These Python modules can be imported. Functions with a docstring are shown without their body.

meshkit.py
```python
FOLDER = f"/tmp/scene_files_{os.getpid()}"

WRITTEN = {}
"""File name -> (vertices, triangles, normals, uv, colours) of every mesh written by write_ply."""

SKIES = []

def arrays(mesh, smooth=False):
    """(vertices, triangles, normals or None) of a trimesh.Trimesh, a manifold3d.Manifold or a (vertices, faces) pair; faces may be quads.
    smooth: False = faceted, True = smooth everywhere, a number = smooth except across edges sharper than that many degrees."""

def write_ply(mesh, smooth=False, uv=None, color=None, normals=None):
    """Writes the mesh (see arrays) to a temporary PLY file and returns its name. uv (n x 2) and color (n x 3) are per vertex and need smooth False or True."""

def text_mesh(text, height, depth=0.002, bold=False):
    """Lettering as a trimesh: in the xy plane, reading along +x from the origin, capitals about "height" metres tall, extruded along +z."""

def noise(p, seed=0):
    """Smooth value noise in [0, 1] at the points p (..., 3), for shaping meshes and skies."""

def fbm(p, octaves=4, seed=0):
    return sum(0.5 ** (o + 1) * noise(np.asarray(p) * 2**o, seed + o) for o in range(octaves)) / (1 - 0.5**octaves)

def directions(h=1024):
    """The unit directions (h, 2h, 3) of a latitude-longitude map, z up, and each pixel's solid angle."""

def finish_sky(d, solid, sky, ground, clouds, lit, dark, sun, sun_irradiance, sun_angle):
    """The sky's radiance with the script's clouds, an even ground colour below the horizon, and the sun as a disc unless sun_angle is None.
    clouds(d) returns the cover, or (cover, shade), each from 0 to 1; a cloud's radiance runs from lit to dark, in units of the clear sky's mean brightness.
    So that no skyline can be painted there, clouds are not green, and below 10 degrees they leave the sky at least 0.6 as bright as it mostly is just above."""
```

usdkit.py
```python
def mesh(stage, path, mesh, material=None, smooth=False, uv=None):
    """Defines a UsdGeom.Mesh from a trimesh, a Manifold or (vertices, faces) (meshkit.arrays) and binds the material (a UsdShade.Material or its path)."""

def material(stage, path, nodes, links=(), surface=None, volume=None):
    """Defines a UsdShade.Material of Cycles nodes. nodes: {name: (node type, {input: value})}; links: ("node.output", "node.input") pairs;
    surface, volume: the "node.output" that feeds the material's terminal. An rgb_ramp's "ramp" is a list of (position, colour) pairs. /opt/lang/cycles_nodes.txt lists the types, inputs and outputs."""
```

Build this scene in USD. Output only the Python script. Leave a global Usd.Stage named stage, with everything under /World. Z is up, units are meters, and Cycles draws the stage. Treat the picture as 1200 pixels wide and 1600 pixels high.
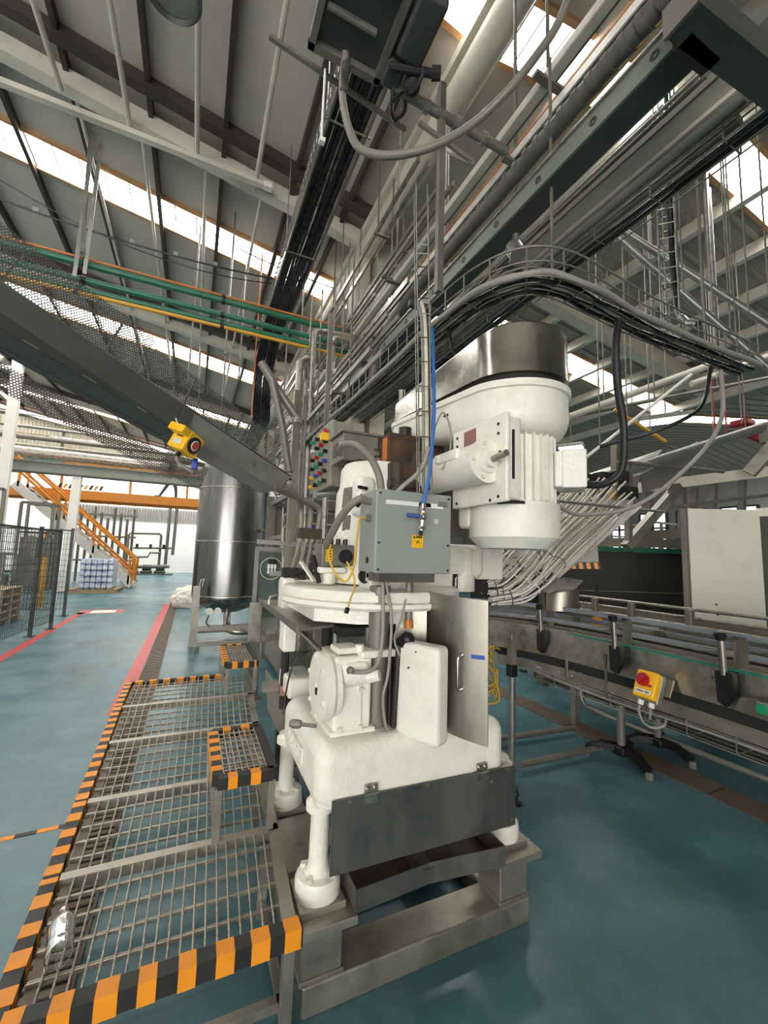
import math, random
import numpy as np, trimesh, manifold3d, usdkit, meshkit
from pxr import Usd, UsdGeom, UsdLux, UsdShade, Gf, Sdf
stage = Usd.Stage.CreateInMemory()
UsdGeom.SetStageUpAxis(stage, 'Z'); UsdGeom.SetStageMetersPerUnit(stage, 1.0)
UsdGeom.Xform.Define(stage, '/World')
rnd = random.Random(7)
# ---------------- camera, sky, exposure
YAW, PITCH, ROLL = (math.radians(a) for a in (24.5, 6.0, 1.75))
cam = UsdGeom.Camera.Define(stage, '/World/camera')
fw = np.array([math.sin(YAW)*math.cos(PITCH), math.cos(YAW)*math.cos(PITCH), math.sin(PITCH)])
r0 = np.array([math.cos(YAW), -math.sin(YAW), 0]); u0 = np.cross(r0, fw)
rt = r0*math.cos(ROLL)+u0*math.sin(ROLL); up = -r0*math.sin(ROLL)+u0*math.cos(ROLL)
m4 = Gf.Matrix4d(*rt, 0, *up, 0, *(-fw), 0, 0, 0, 1.55, 1)
cam.AddTransformOp().Set(m4)
cam.CreateHorizontalApertureAttr(24.0); cam.CreateVerticalApertureAttr(32.0)
cam.CreateFocalLengthAttr(24.0*648/1200); cam.CreateClippingRangeAttr(Gf.Vec2f(0.05, 500))
cam.CreateExposureAttr(0.42)
LK = '/World/Looks/'
def mat(name, nodes, links, surface):
    return usdkit.material(stage, LK+name, nodes, links, surface=surface)
dome = UsdLux.DomeLight.Define(stage, '/World/sky')
dome.CreateColorAttr(Gf.Vec3f(1.0, 0.985, 0.95)); dome.CreateIntensityAttr(1.9)
ROOFLIGHT = 12.0     # daylight coming through the translucent roof sheets
LAMP = 9.0          # the high-bay lamps
# ---------------- materials
def L(c):            # sRGB 0-255 to linear
    return tuple(((v/255+0.055)/1.055)**2.4 if v > 10 else v/255/12.92 for v in c)
def paint(name, c, rough=0.5, metal=0.0, var=0.12, scale=6.0, bump=0.0, bscale=60.0, c2=None, stretch=None, spec=0.5, dirt=None, dscale=3.0, damt=0.6, coat=0.0):
    a = np.array(L(c)); lo = tuple(a*(1-var)); hi = tuple(np.minimum(a*(1+var), 1)); lo = L(c2) if c2 else lo
    N = {'tc': ('geometry', {}), 'mp': ('mapping', {'scale': stretch or (1, 1, 1)}), 'n': ('noise_texture', {'scale': scale, 'detail': 5, 'roughness': 0.6}),
         'r': ('rgb_ramp', {'ramp': [(0.3, lo), (0.7, hi)]}), 'p': ('principled_bsdf', {'roughness': rough, 'metallic': metal, 'specular_ior_level': spec, 'coat_weight': coat}),
         'rr': ('map_range', {'from_min': 0.3, 'from_max': 0.7, 'to_min': max(rough-0.1, 0.03), 'to_max': min(rough+0.12, 1)})}
    K = [('tc.position', 'mp.vector'), ('mp.vector', 'n.vector'), ('n.fac', 'r.fac'), ('n.fac', 'rr.value'), ('rr.result', 'p.roughness')]
    src = 'r.color'
    if dirt:
        N['dn'] = ('noise_texture', {'scale': dscale, 'detail': 6, 'roughness': 0.7}); N['dr'] = ('rgb_ramp', {'ramp': [(0.52, (0, 0, 0)), (0.72, (damt,)*3)]})
        N['dm'] = ('mix', {'mix_type': 'mix', 'color2': L(dirt)}); K += [('tc.position', 'dn.vector'), ('dn.fac', 'dr.fac'), ('dr.color', 'dm.fac'), (src, 'dm.color1')]; src = 'dm.color'
    K.append((src, 'p.base_color'))
    if bump:
        N['bn'] = ('noise_texture', {'scale': bscale, 'detail': 3}); N['b'] = ('bump', {'strength': min(bump, 1.0), 'distance': 0.004})
        K += [('mp.vector', 'bn.vector'), ('bn.fac', 'b.height'), ('b.normal', 'p.normal')]
    return mat(name, N, K, 'p.BSDF')
def emis(name, c, s, scale=None):
    N = {'e': ('emission', {'color': c, 'strength': s})}
    return mat(name, N, [], 'e.emission')
M = dict(
    floor=paint('teal_epoxy', (86, 123, 130), 0.32, var=0.0, scale=1.1, c2=(68, 104, 112), dirt=(116, 152, 160), dscale=2.2, damt=0.4, bump=0.12, bscale=25),
    white=paint('white_machine_paint', (234, 229, 217), 0.38, var=0.05, scale=9, bump=0.75, bscale=70, dirt=(196, 188, 168), dscale=5, damt=0.35),
    white_s=paint('white_gloss_paint', (228, 223, 211), 0.33, var=0.06, scale=5, bump=0.12, bscale=50, dirt=(180, 172, 150), dscale=6, damt=0.4),
    cream=paint('cream_steel_paint', (205, 198, 182), 0.5, var=0.1, scale=2, dirt=(140, 128, 108), dscale=1.5, damt=0.5),
    steel=paint('brushed_stainless', (150, 144, 133), 0.38, 1.0, var=0.12, scale=14, stretch=(1, 1, 0.15), dirt=(120, 112, 100), dscale=4, damt=0.4),
    steel_h=paint('rolled_stainless', (176, 170, 160), 0.32, 0.9, var=0.08, scale=10, dirt=(150, 143, 132), dscale=3, damt=0.3),
    polish=paint('polished_stainless', (186, 181, 172), 0.22, 1.0, var=0.1, scale=3, bump=0.03, bscale=4),
    dull=paint('weathered_stainless', (160, 154, 143), 0.42, 0.75, var=0.16, scale=7, bump=0.1, dirt=(105, 98, 86), dscale=3, damt=0.6),
    dark_steel=paint('dark_sheet_steel', (132, 128, 122), 0.4, 0.85, var=0.14, scale=5, stretch=(1, 1, 0.3), dirt=(78, 78, 78), dscale=4, damt=0.5),
    galv=paint('galvanised_steel', (150, 148, 142), 0.42, 0.7, var=0.14, scale=10),
    galv_d=paint('dusty_galvanised_steel', (124, 119, 110), 0.5, 0.45, var=0.16, scale=6),
    rib=paint('grooved_metal_grey', (104, 100, 94), 0.55, 0.4, var=0.2, scale=8),
    grey_beam=paint('grey_green_beam_paint', (122, 126, 116), 0.48, 0.1, var=0.1, scale=3),
    beam_dark=paint('dark_grey_paint', (70, 72, 69), 0.55, 0.1, var=0.12, scale=4),
    grey_box=paint('grey_cabinet_paint', (146, 150, 143), 0.42, var=0.05, scale=4, bump=0.05),
    panel_grey=paint('warm_grey_cabinet_paint', (132, 131, 116), 0.42, var=0.05, scale=4),
    brown=paint('brown_steel_paint', (62, 52, 46), 0.6, var=0.15, scale=2),
    pale=paint('pale_sheet_steel', (218, 213, 202), 0.35, 0.25, var=0.08, scale=6),
    bed_dark=paint('dark_bed_sheet', (58, 55, 52), 0.5, 0.2, var=0.15, scale=3),
    smudge=paint('faint_smudge', (206, 203, 186), 0.5, var=0.02),
    edge_tan=paint('tan_edge_trim', (178, 134, 90), 0.5, var=0.1),
    perf=paint('perforated_sheet', (98, 95, 90), 0.5, 0.4, var=0.1),
    green=paint('green_pipe_paint', (40, 104, 80), 0.35, var=0.12, scale=4),
    yellow_p=paint('yellow_ochre_paint', (206, 152, 44), 0.4, var=0.1, scale=4),
    copper=paint('orange_brown_paint', (190, 112, 52), 0.4, var=0.12, scale=4),
    orange=paint('orange_paint', (224, 138, 36), 0.45, var=0.08, scale=3),
    yellow=paint('signal_yellow', (240, 182, 24), 0.4, var=0.05, scale=4),
    yel_cable=paint('yellow_cable', (216, 178, 62), 0.45, var=0.05),
    red=paint('red_plastic', (176, 22, 36), 0.35, var=0.05),
    red_line=paint('red_floor_paint', (196, 66, 66), 0.4, var=0.1, scale=5, dirt=(150, 90, 92), dscale=9, damt=0.5),
    red_steel=paint('red_steel_paint', (150, 30, 34), 0.45, var=0.1),
    greenb=paint('green_plastic', (20, 138, 96), 0.35, var=0.05),
    blue=paint('blue_plastic', (38, 72, 160), 0.4, var=0.06),
    hose_blue=paint('blue_hose', (56, 108, 178), 0.4, var=0.05),
    black=paint('black_plastic', (22, 22, 23), 0.42, var=0.1),
    black_c=paint('black_cable', (26, 26, 28), 0.3, var=0.1, scale=12),
    rubber=paint('black_rubber', (34, 33, 34), 0.55, var=0.1),
    grey_cable=paint('grey_cable', (142, 138, 130), 0.5, var=0.1),
    conduit=paint('grey_flexible_conduit', (128, 120, 110), 0.5, 0.1, var=0.1),
    tape_k=paint('black_hazard_paint', (40, 39, 37), 0.55, var=0.15, scale=12),
    tape_o=paint('orange_hazard_paint', (240, 150, 28), 0.5, var=0.08, scale=12),
    grat=paint('galvanised_grating', (172, 164, 150), 0.42, 0.6, var=0.2, scale=12),
    grat_d=paint('dirty_drain_grating', (112, 98, 84), 0.55, 0.4, var=0.2, scale=12),
    drain_k=paint('drain_pit', (30, 28, 27), 0.7, var=0.2),
    concrete=paint('painted_concrete', (196, 188, 170), 0.7, var=0.08, scale=2, bump=0.2, bscale=18, dirt=(150, 138, 118), dscale=1.3, damt=0.5),
    roof=paint('grey_roof_board', (188, 178, 166), 0.8, var=0.05, scale=0.8, dirt=(140, 134, 126), dscale=0.9, damt=0.4),
    roof_metal=paint('ribbed_roof_sheet', (150, 142, 128), 0.65, 0.05, var=0.06, scale=1),
    walls=paint('grey_wall_paint', (170, 168, 164), 0.8, var=0.04),
    wallw=paint('white_wall_paint', (232, 230, 226), 0.75, var=0.04, scale=0.7, dirt=(200, 198, 192), dscale=0.6, damt=0.4),
    clad=paint('cream_cladding', (206, 200, 184), 0.6, var=0.05, scale=0.6, dirt=(168, 158, 138), dscale=0.5, damt=0.4),
    white_col=paint('white_column_paint', (226, 222, 212), 0.5, var=0.05, scale=1),
    cab=paint('cream_cabinet_paint', (236, 233, 216), 0.45, var=0.03, scale=2, dirt=(196, 192, 172), dscale=3, damt=0.3),
    rust=paint('rusty_dark_steel', (72, 58, 48), 0.6, 0.4, var=0.3, scale=8, dirt=(140, 92, 54), dscale=9, damt=0.5),
    wood=paint('pallet_wood', (166, 146, 118), 0.8, var=0.2, scale=5, stretch=(1, 8, 8)),
    paper=paint('white_label', (228, 226, 218), 0.6, var=0.04),
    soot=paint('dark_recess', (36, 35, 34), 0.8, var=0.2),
    skin=paint('skin', (120, 78, 56), 0.6, var=0.05),
    cloth_grey=paint('grey_work_trousers', (78, 80, 88), 0.9, var=0.1),
    cloth_dark=paint('dark_work_shirt', (40, 52, 58), 0.9, var=0.1),
    helmet=paint('orange_red_helmet', (224, 78, 44), 0.4, var=0.04),
    plate=paint('brass_nameplate', (150, 110, 98), 0.45, 0.5, var=0.3, scale=60),
    net=paint('pale_plastic_sheet', (222, 214, 198), 0.45, var=0.12, scale=9, bump=0.6, bscale=18),
    teal_belt=paint('teal_belt_edge', (36, 118, 104), 0.4, var=0.08),
    glow=emis('lamp_glow', (0.92, 0.96, 1.0), LAMP),
    day=emis('daylit_roof_sheet', (1.0, 0.985, 0.95), ROOFLIGHT),
    dayw=emis('daylit_window_pane', (0.88, 0.94, 1.0), 1.2),
)
M['bottle'] = mat('clear_bottle_plastic', {'g': ('glossy_bsdf', {'roughness': 0.16, 'color': (0.95, 0.97, 1)}), 't': ('transparent_bsdf', {'color': (0.93, 0.95, 0.95)}), 'f': ('fresnel', {'IOR': 1.22}), 'm': ('mix_closure', {})},
                  [('f.fac', 'm.fac'), ('t.BSDF', 'm.closure1'), ('g.BSDF', 'm.closure2')], 'm.closure')
M['acrylic'] = mat('clear_acrylic', {'g': ('glossy_bsdf', {'roughness': 0.08, 'color': (0.9, 0.95, 0.95)}), 't': ('transparent_bsdf', {'color': (0.82, 0.86, 0.86)}), 'f': ('fresnel', {'IOR': 1.5}), 'm': ('mix_closure', {})},
                   [('f.fac', 'm.fac'), ('t.BSDF', 'm.closure1'), ('g.BSDF', 'm.closure2')], 'm.closure')
# ---------------- geometry
def unit(v):
    v = np.asarray(v, float); n = np.linalg.norm(v); return v/n if n > 0 else np.array([0, 0, 1.0])
def frame(d, ref=None):
    d = unit(d); ref = np.array([0, 0, 1.0]) if ref is None else np.asarray(ref, float)
    if abs(d @ unit(ref)) > 0.98: ref = np.array([0, 1.0, 0]) if abs(d[1]) < 0.9 else np.array([1.0, 0, 0])
    a = unit(np.cross(d, ref)); return a, np.cross(a, d), d      # side, up, along
def rotz(a):
    c, s = math.cos(a), math.sin(a); return np.array([[c, -s, 0], [s, c, 0], [0, 0, 1.0]])
BOXF = np.array([[0, 2, 1], [1, 2, 3], [4, 5, 6], [5, 7, 6], [0, 1, 4], [1, 5, 4], [2, 6, 3], [3, 6, 7], [0, 4, 2], [2, 4, 6], [1, 3, 5], [3, 7, 5]])
class G:
    def __init__(s): s.v, s.f, s.n = [], [], 0
    def add(s, v, f):
        v = np.asarray(v, float); s.v.append(v); s.f.append(np.asarray(f, int)+s.n); s.n += len(v); return s
    def tm(s, t): return s.add(t.vertices, t.faces)
    def box(s, c, size, rz=0.0, R=None):
        h = np.array(size, float)/2; v = np.array([[x, y, z] for z in (-1, 1) for y in (-1, 1) for x in (-1, 1)])*h
        if R is None and rz: R = rotz(rz)
        if R is not None: v = v @ np.asarray(R).T
        return s.add(v+np.asarray(c, float), BOXF)
    def ab(s, a, b):                         # box between two corners
        a, b = np.asarray(a, float), np.asarray(b, float); return s.box((a+b)/2, np.abs(b-a))
    def rbox(s, c, size, r=0.01, rz=0.0, R=None, seg=8):
        h = np.maximum(np.array(size, float)/2-r, 1e-4); sp = manifold3d.Manifold.sphere(r, seg)
        m = manifold3d.Manifold.batch_hull([sp.translate((x*h[0], y*h[1], z*h[2])) for x in (-1, 1) for y in (-1, 1) for z in (-1, 1)]).to_mesh()
        v = np.array(m.vert_properties[:, :3], float)
        if R is None and rz: R = rotz(rz)
        if R is not None: v = v @ np.asarray(R).T
        return s.add(v+np.asarray(c, float), m.tri_verts)
    def bar(s, p, q, w, h, ref=None, roll=0.0):          # rectangular bar, w sideways, h upwards
        p, q = np.asarray(p, float), np.asarray(q, float); a, b, d = frame(q-p, ref)
        return s.box((p+q)/2, (w, h, np.linalg.norm(q-p)), R=np.stack([a, b, d], 1))
    def cyl(s, p, q, r, r1=None, n=16, cap=True):
        p, q = np.asarray(p, float), np.asarray(q, float); r1 = r if r1 is None else r1; a, b, _ = frame(q-p)
        t = np.arange(n)*2*math.pi/n; ring = np.outer(np.cos(t), a)+np.outer(np.sin(t), b)
        v = np.vstack([p+ring*r, q+ring*r1]); i = np.arange(n); j = (i+1) % n
        f = [np.stack([i, i+n, j], 1), np.stack([j, i+n, j+n], 1)]
        if cap:
            v = np.vstack([v, p, q]); f += [np.stack([i, j, np.full(n, 2*n)], 1), np.stack([j+n, i+n, np.full(n, 2*n+1)], 1)]
        return s.add(v, np.vstack(f))
    def tube(s, pts, r, n=8, smooth=0, cap=True):
        P = np.asarray(pts, float)
        if smooth: P = spline(P, smooth)
        T = np.gradient(P, axis=0); T /= np.maximum(np.linalg.norm(T, axis=1, keepdims=True), 1e-9)
        a, b, _ = frame(T[0]); V = []; t = np.arange(n)*2*math.pi/n; rr = np.broadcast_to(r, len(P))
        for k in range(len(P)):
            a = a-T[k]*(a @ T[k]); a = unit(a); b = np.cross(T[k], a)
            V.append(P[k]+rr[k]*(np.outer(np.cos(t), a)+np.outer(np.sin(t), b)))
        m = len(P); i = np.arange(n); j = (i+1) % n; F = []
        for k in range(m-1): F += [np.stack([i+k*n, j+k*n, i+(k+1)*n], 1), np.stack([j+k*n, j+(k+1)*n, i+(k+1)*n], 1)]
        V = np.vstack(V+[P[:1], P[-1:]])
        if cap: F += [np.stack([j, i, np.full(n, m*n)], 1), np.stack([i+(m-1)*n, j+(m-1)*n, np.full(n, m*n+1)], 1)]
        return s.add(V, np.vstack(F))
    def lathe(s, prof, c, axis=(0, 0, 1), n=32, a0=0.0, a1=None):
        a, b, d = frame(axis); c = np.asarray(c, float); full = a1 is None; a1 = a0+2*math.pi if full else a1
        t = a0+(np.arange(n)/n if full else np.linspace(0, 1, n))*(a1-a0); V = []
        for r, z in prof: V.append(c+d*z+r*(np.outer(np.cos(t), a)+np.outer(np.sin(t), b)))
        i = np.arange(n if full else n-1); j = (i+1) % n; F = []
        for k in range(len(prof)-1): F += [np.stack([i+k*n, j+k*n, i+(k+1)*n], 1), np.stack([j+k*n, j+(k+1)*n, i+(k+1)*n], 1)]
        return s.add(np.vstack(V), np.vstack(F))
    def disc(s, c, r, axis, t=0.01, n=16): c = np.asarray(c, float); return s.cyl(c, c+unit(axis)*t, r, n=n)
    def prism(s, poly, o, u, v, depth):                  # polygon (in the u, v plane at o) pushed along u x v by depth
        from shapely.geometry import Polygon
        pg = Polygon(poly) if not hasattr(poly, 'exterior') else poly
        t = trimesh.creation.extrude_polygon(pg, depth, engine='earcut'); u, v = unit(u), unit(v)
        return s.add(np.asarray(o, float)+t.vertices @ np.stack([u, v, np.cross(u, v)]), t.faces)
    def sheet(s, pts, t):                                # a thick plate from an outline of 3-D points (planar, convex)
        P = np.asarray(pts, float); nn = unit(np.cross(P[1]-P[0], P[2]-P[0])); k = len(P); V = np.vstack([P-nn*t/2, P+nn*t/2]); F = []
        for i in range(1, k-1): F += [[0, i+1, i], [k, k+i, k+i+1]]
        for i in range(k): j = (i+1) % k; F += [[i, j, k+i], [j, k+j, k+i]]
        return s.add(V, F)
    def text(s, txt, o, u, v, h, depth=0.0015, bold=False):
        t = meshkit.text_mesh(txt, h, depth, bold); u, v = unit(u), unit(v); return s.add(np.asarray(o, float)+t.vertices @ np.stack([u, v, np.cross(u, v)]), t.faces)
    def sph(s, c, r, sub=2): t = trimesh.creation.icosphere(sub, r); return s.add(t.vertices+np.asarray(c, float), t.faces)
    def out(s): return np.vstack(s.v), np.vstack(s.f)
def spline(P, k):
    P = np.asarray(P, float); Q = np.vstack([2*P[0]-P[1], P, 2*P[-1]-P[-2]]); o = []
    for i in range(1, len(Q)-2):
        for t in np.arange(k)/k:
            a, b, c, d = Q[i-1:i+3]; o.append(0.5*(2*b+(c-a)*t+(2*a-5*b+4*c-d)*t*t+(3*b-a-3*c+d)*t**3))
    return np.array(o+[P[-1]])
USED = {}
def fresh(parent, name):
    k = (parent, name); n = USED.get(k, 0); USED[k] = n+1; return f'{parent}/{name}' + (f'_{n:03d}' if n else '')
ORG = {}
JOINED = {'flange_bolts', 'bolts', 'screws', 'screw_holes', 'bolt_holes', 'breather_holes', 'connectors', 'label_print', 'sticker_print', 'raised_lettering', 'grating', 'cage_wire', 'wires', 'sheet_rib', 'ribs', 'rivets', 'fittings'}
def tags(p, label=None, cat=None, group=None, kind=None):
    for k, v in (('label', label), ('category', cat), ('group', group), ('kind', kind)):
        if v: p.SetCustomDataByKey(k, v)
    return p
def thing(name, label, cat, loc=(0, 0, 0), group=None, kind=None):
    path = fresh('/World', name); x = UsdGeom.Xform.Define(stage, path); x.AddTranslateOp().Set(Gf.Vec3d(*map(float, loc))); ORG[path] = np.array(loc, float)
    return tags(x.GetPrim(), label, cat, group, kind)
def part(parent, name, g, m, smooth=30, label=None, kind=None):      # a mesh given in world coordinates, under a thing, part or the world
    pp = str(parent.GetPath()) if parent is not None else '/World'; path = fresh(pp, name); v, f = g.out()
    v = v-ORG.get(pp, 0); ORG[path] = ORG.get(pp, np.zeros(3))
    pr = usdkit.mesh(stage, path, (v, f), M[m] if isinstance(m, str) else m, smooth=smooth).GetPrim()
    if kind is None and name.split('.')[0] in JOINED: kind = 'stuff'
    return tags(pr, label, kind=kind)
def solo(name, g, m, label, cat, group=None, smooth=30, kind=None):
    return tags(part(None, name, g, m, smooth), label, cat, group, kind)
def dup(src, loc, rz=0.0, label=None, group=None, sc=None):
    d = src.GetCustomData(); name = src.GetName(); path = fresh('/World', name); x = UsdGeom.Xform.Define(stage, path)
    x.GetPrim().GetReferences().AddInternalReference(src.GetPath()); x.ClearXformOpOrder(); x.GetPrim().RemoveProperty('xformOp:translate')
    x.AddTransformOp(opSuffix='place').Set(Gf.Matrix4d().SetScale(Gf.Vec3d(*(sc or (1, 1, 1))))*Gf.Matrix4d().SetRotate(Gf.Rotation(Gf.Vec3d(0, 0, 1), math.degrees(rz)))*Gf.Matrix4d().SetTranslate(Gf.Vec3d(*map(float, loc))))
    x.GetPrim().SetInstanceable(True)
    return tags(x.GetPrim(), label or d.get('label'), d.get('category'), group or d.get('group'))
V3 = lambda *a: np.array(a, float)
# ---------------- the setting: floor, walls, roof
g = G().ab((-12, -7, -0.1), (24, 31.2, 0)); fl = tags(part(None, 'floor', g, 'floor'), kind='structure')
for x0, x1, y0, y1 in ((-0.62, -0.47, 4.7, 13.5), (-2.33, -2.2, -3.0, 12.0)):
    part(fl, 'painted_line', G().ab((x0, y0, 0), (x1, y1, 0.002)), 'red_line')
sg = G()
for k in range(11): sg.box((-0.98+0.11*k-0.6+rnd.uniform(-.02, .02), 3.1-0.03*k+0.2, 0.001), (0.11, 0.035, 0.002), rz=-0.05)
c = V3(-1.9, 12.1, 0.001); part(fl, 'painted_marking', G().box(c, (0.9, 0.75, 0.002)), paint('red_floor_sign', (180, 108, 106), 0.5, var=0.2)); part(fl, 'painted_marking', G().box(c+V3(0.05, 0, 0.001), (0.5, 0.42, 0.002)), 'paper')
# back wall: white below, ribbed cream cladding above
W = thing('wall_back', None, None, kind='structure')
part(W, 'lower_wall', G().ab((-12, 31, 0), (24, 31.2, 6.0)), 'wallw')
for z0, z1 in ((6.0, 7.3), (7.3, 8.6), (8.6, 10.5)):
    g = G()
    for k in range(120): g.ab((-12+0.15*k, 30.93, z0), (-12+0.15*k+0.09, 31, z1-0.05))
    g.ab((-12, 31, z0), (6, 31.1, z1)); part(W, 'cladding_sheet', g, 'clad')
tags(part(None, 'wall_right', G().ab((22, -7, 0), (22.2, 31, 7)), 'walls'), kind='structure')
tags(part(None, 'wall_left', G().ab((-12.2, -7, 0), (-12, 31, 10)), 'wallw'), kind='structure')
tags(part(None, 'wall_front', G().ab((-0.5, -7.2, 0), (24, -7, 7)).ab((-12.2, -7.2, 4.2), (-0.5, -7, 10)), 'walls'), kind='structure')
P0 = thing('wall_partition', None, None, kind='structure')
for z0, z1 in ((6.0, 6.9), (6.95, 7.8), (7.85, 8.9)):
    g = G().ab((-12, 25.2, z0), (4, 25.25, z1))
    for k in range(105): g.ab((-12+0.15*k, 25.15, z0), (-12+0.15*k+0.08, 25.2, z1))
    part(P0, 'cladding_sheet', g, 'clad')
# roof: the valley runs along Y at x = 2.1
VX, VZ = 2.1, 6.15
prof = [(-12, VZ+0.175*14.1), (VX, VZ), (5.2, 6.6), (12.0, 5.6), (17, 6.3), (22.2, 5.6)]
SKY = ((2.22, 2.7), (6.4, 7.02), (11.05, 11.9), (15.6, 16.3), (20, 20.8), (23.4, 24.4), (27.4, 29.6))
C0 = thing('ceiling', None, None, kind='structure')
def slab(x0, z0, x1, z1, y0, y1, m, name, t=0.06):
    g = G(); g.sheet([(x0, y0, z0+t/2), (x1, y0, z1+t/2), (x1, y1, z1+t/2), (x0, y1, z0+t/2)], t); return g
ys = [-7.1]
for a, b in SKY: ys += [a, b]
ys.append(31.2)
nwin = 0
for i in range(len(prof)-1):
    (x0, z0), (x1, z1) = prof[i], prof[i+1]
    for j in range(len(ys)-1):
        g = slab(x0, z0, x1, z1, ys[j], ys[j+1], None, '')
        if j % 2 == 0 or (i >= 2 and j > 4):
            if i >= 2:                            # ribbed metal sheets on the far slopes
                n = int((ys[j+1]-ys[j])/0.32)
                for k in range(n):
                    y = ys[j]+(k+0.5)*(ys[j+1]-ys[j])/n; g.bar((x0, y, z0-0.012), (x1, y, z1-0.012), 0.06, 0.03)
            part(C0, 'roof_sheet', g, 'roof' if i < 2 else 'roof_metal')
        else:
            nwin += 1; wd = thing(f'window_{nwin}', None, None, kind='structure')
            part(wd, 'roof_light_pane', g, 'day')
            fr = G()
            for yy in (ys[j], ys[j+1]): fr.bar((x0, yy, z0-0.03), (x1, yy, z1-0.03), 0.05, 0.05)
            part(wd, 'frame', fr, 'edge_tan')
            L_ = math.hypot(x1-x0, z1-z0); nb = max(int(L_/0.3), 2); gb = G()
            for k in range(1, nb):
                t = k/nb; gb.bar((x0+(x1-x0)*t, ys[j], z0+(z1-z0)*t-0.01), (x0+(x1-x0)*t, ys[j+1], z0+(z1-z0)*t-0.01), 0.012, 0.02)
            part(wd, 'sheet_rib', gb, 'paper')
def roofz(x):
    for (a, za), (b, zb) in zip(prof, prof[1:]):
        if a <= x <= b: return za+(zb-za)*(x-a)/(b-a)
    return 6
for x in (-8.2, -7.4, -6.6, -5.8, -5.0, -4.1, -3.25, -2.43, -1.62, -0.8, 0.0, 0.85, 1.55):
    part(C0, 'purlin', G().ab((x-0.025, -7, roofz(x)-0.13), (x+0.025, 31, roofz(x)-0.005)), 'brown')
for x in (3.0, 4.1, 5.2, 6.2, 7.2, 8.2, 9.2, 10.2, 11.2):
    part(C0, 'purlin', G().ab((x-0.05, -7, roofz(x)-0.2), (x+0.05, 31, roofz(x)-0.01)), 'cream')
# rafters and columns
for Y in (0.6, 5.2, 9.9, 14.6, 19.3, 24):
    part(C0, 'rafter', G().bar((-12, Y, roofz(-12)-0.2), (VX, Y, VZ-0.17), 0.16, 0.2), 'cream')
    if Y > 1: part(C0, 'brown_beam', G().bar((-12, Y-0.42, roofz(-12)-0.1), (VX, Y-0.42, VZ-0.1), 0.12, 0.14), 'brown')
    g = G().bar((VX, Y, VZ-0.32), (5.2, Y, 6.6-0.3), 0.22, 0.34); g.bar((5.2, Y, 6.3), (10.2, Y, 5.5), 0.22, 0.34)
    part(C0, 'rafter', g, 'concrete')
g = G().cyl((1.96, -7, 5.84), (1.96, 31, 5.84), 0.13, n=20); g.bar((1.98, -7, 5.98), (1.98, 31, 5.98), 0.36, 0.1); part(C0, 'valley_gutter', g, 'cream')
for Y in (5.3, 9.9, 14.6, 19.3):
    t = thing('concrete_column', ['cream concrete column rising behind the seaming machine to the roof valley', 'second cream concrete column under the roof valley, behind the first one', 'third cream concrete column under the roof valley', 'farthest cream concrete column under the roof valley'][[5.3, 9.9, 14.6, 19.3].index(Y)], 'column', (2.05, Y, 0))
    part(t, 'shaft', G().ab((1.8, Y-.2, 0), (1.99, Y+.2, 5.85)), 'concrete'); part(t, 'shaft', G().ab((2.07, Y-.2, 0), (2.29, Y+.2, 5.85)), 'concrete')
    part(t, 'web', G().ab((1.99, Y-.05, 0), (2.07, Y+.05, 5.85)), 'concrete')
for x, y in ((11.0, 5.3), (11.0, 9.9), (11.0, 14.6)):
    pass
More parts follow.
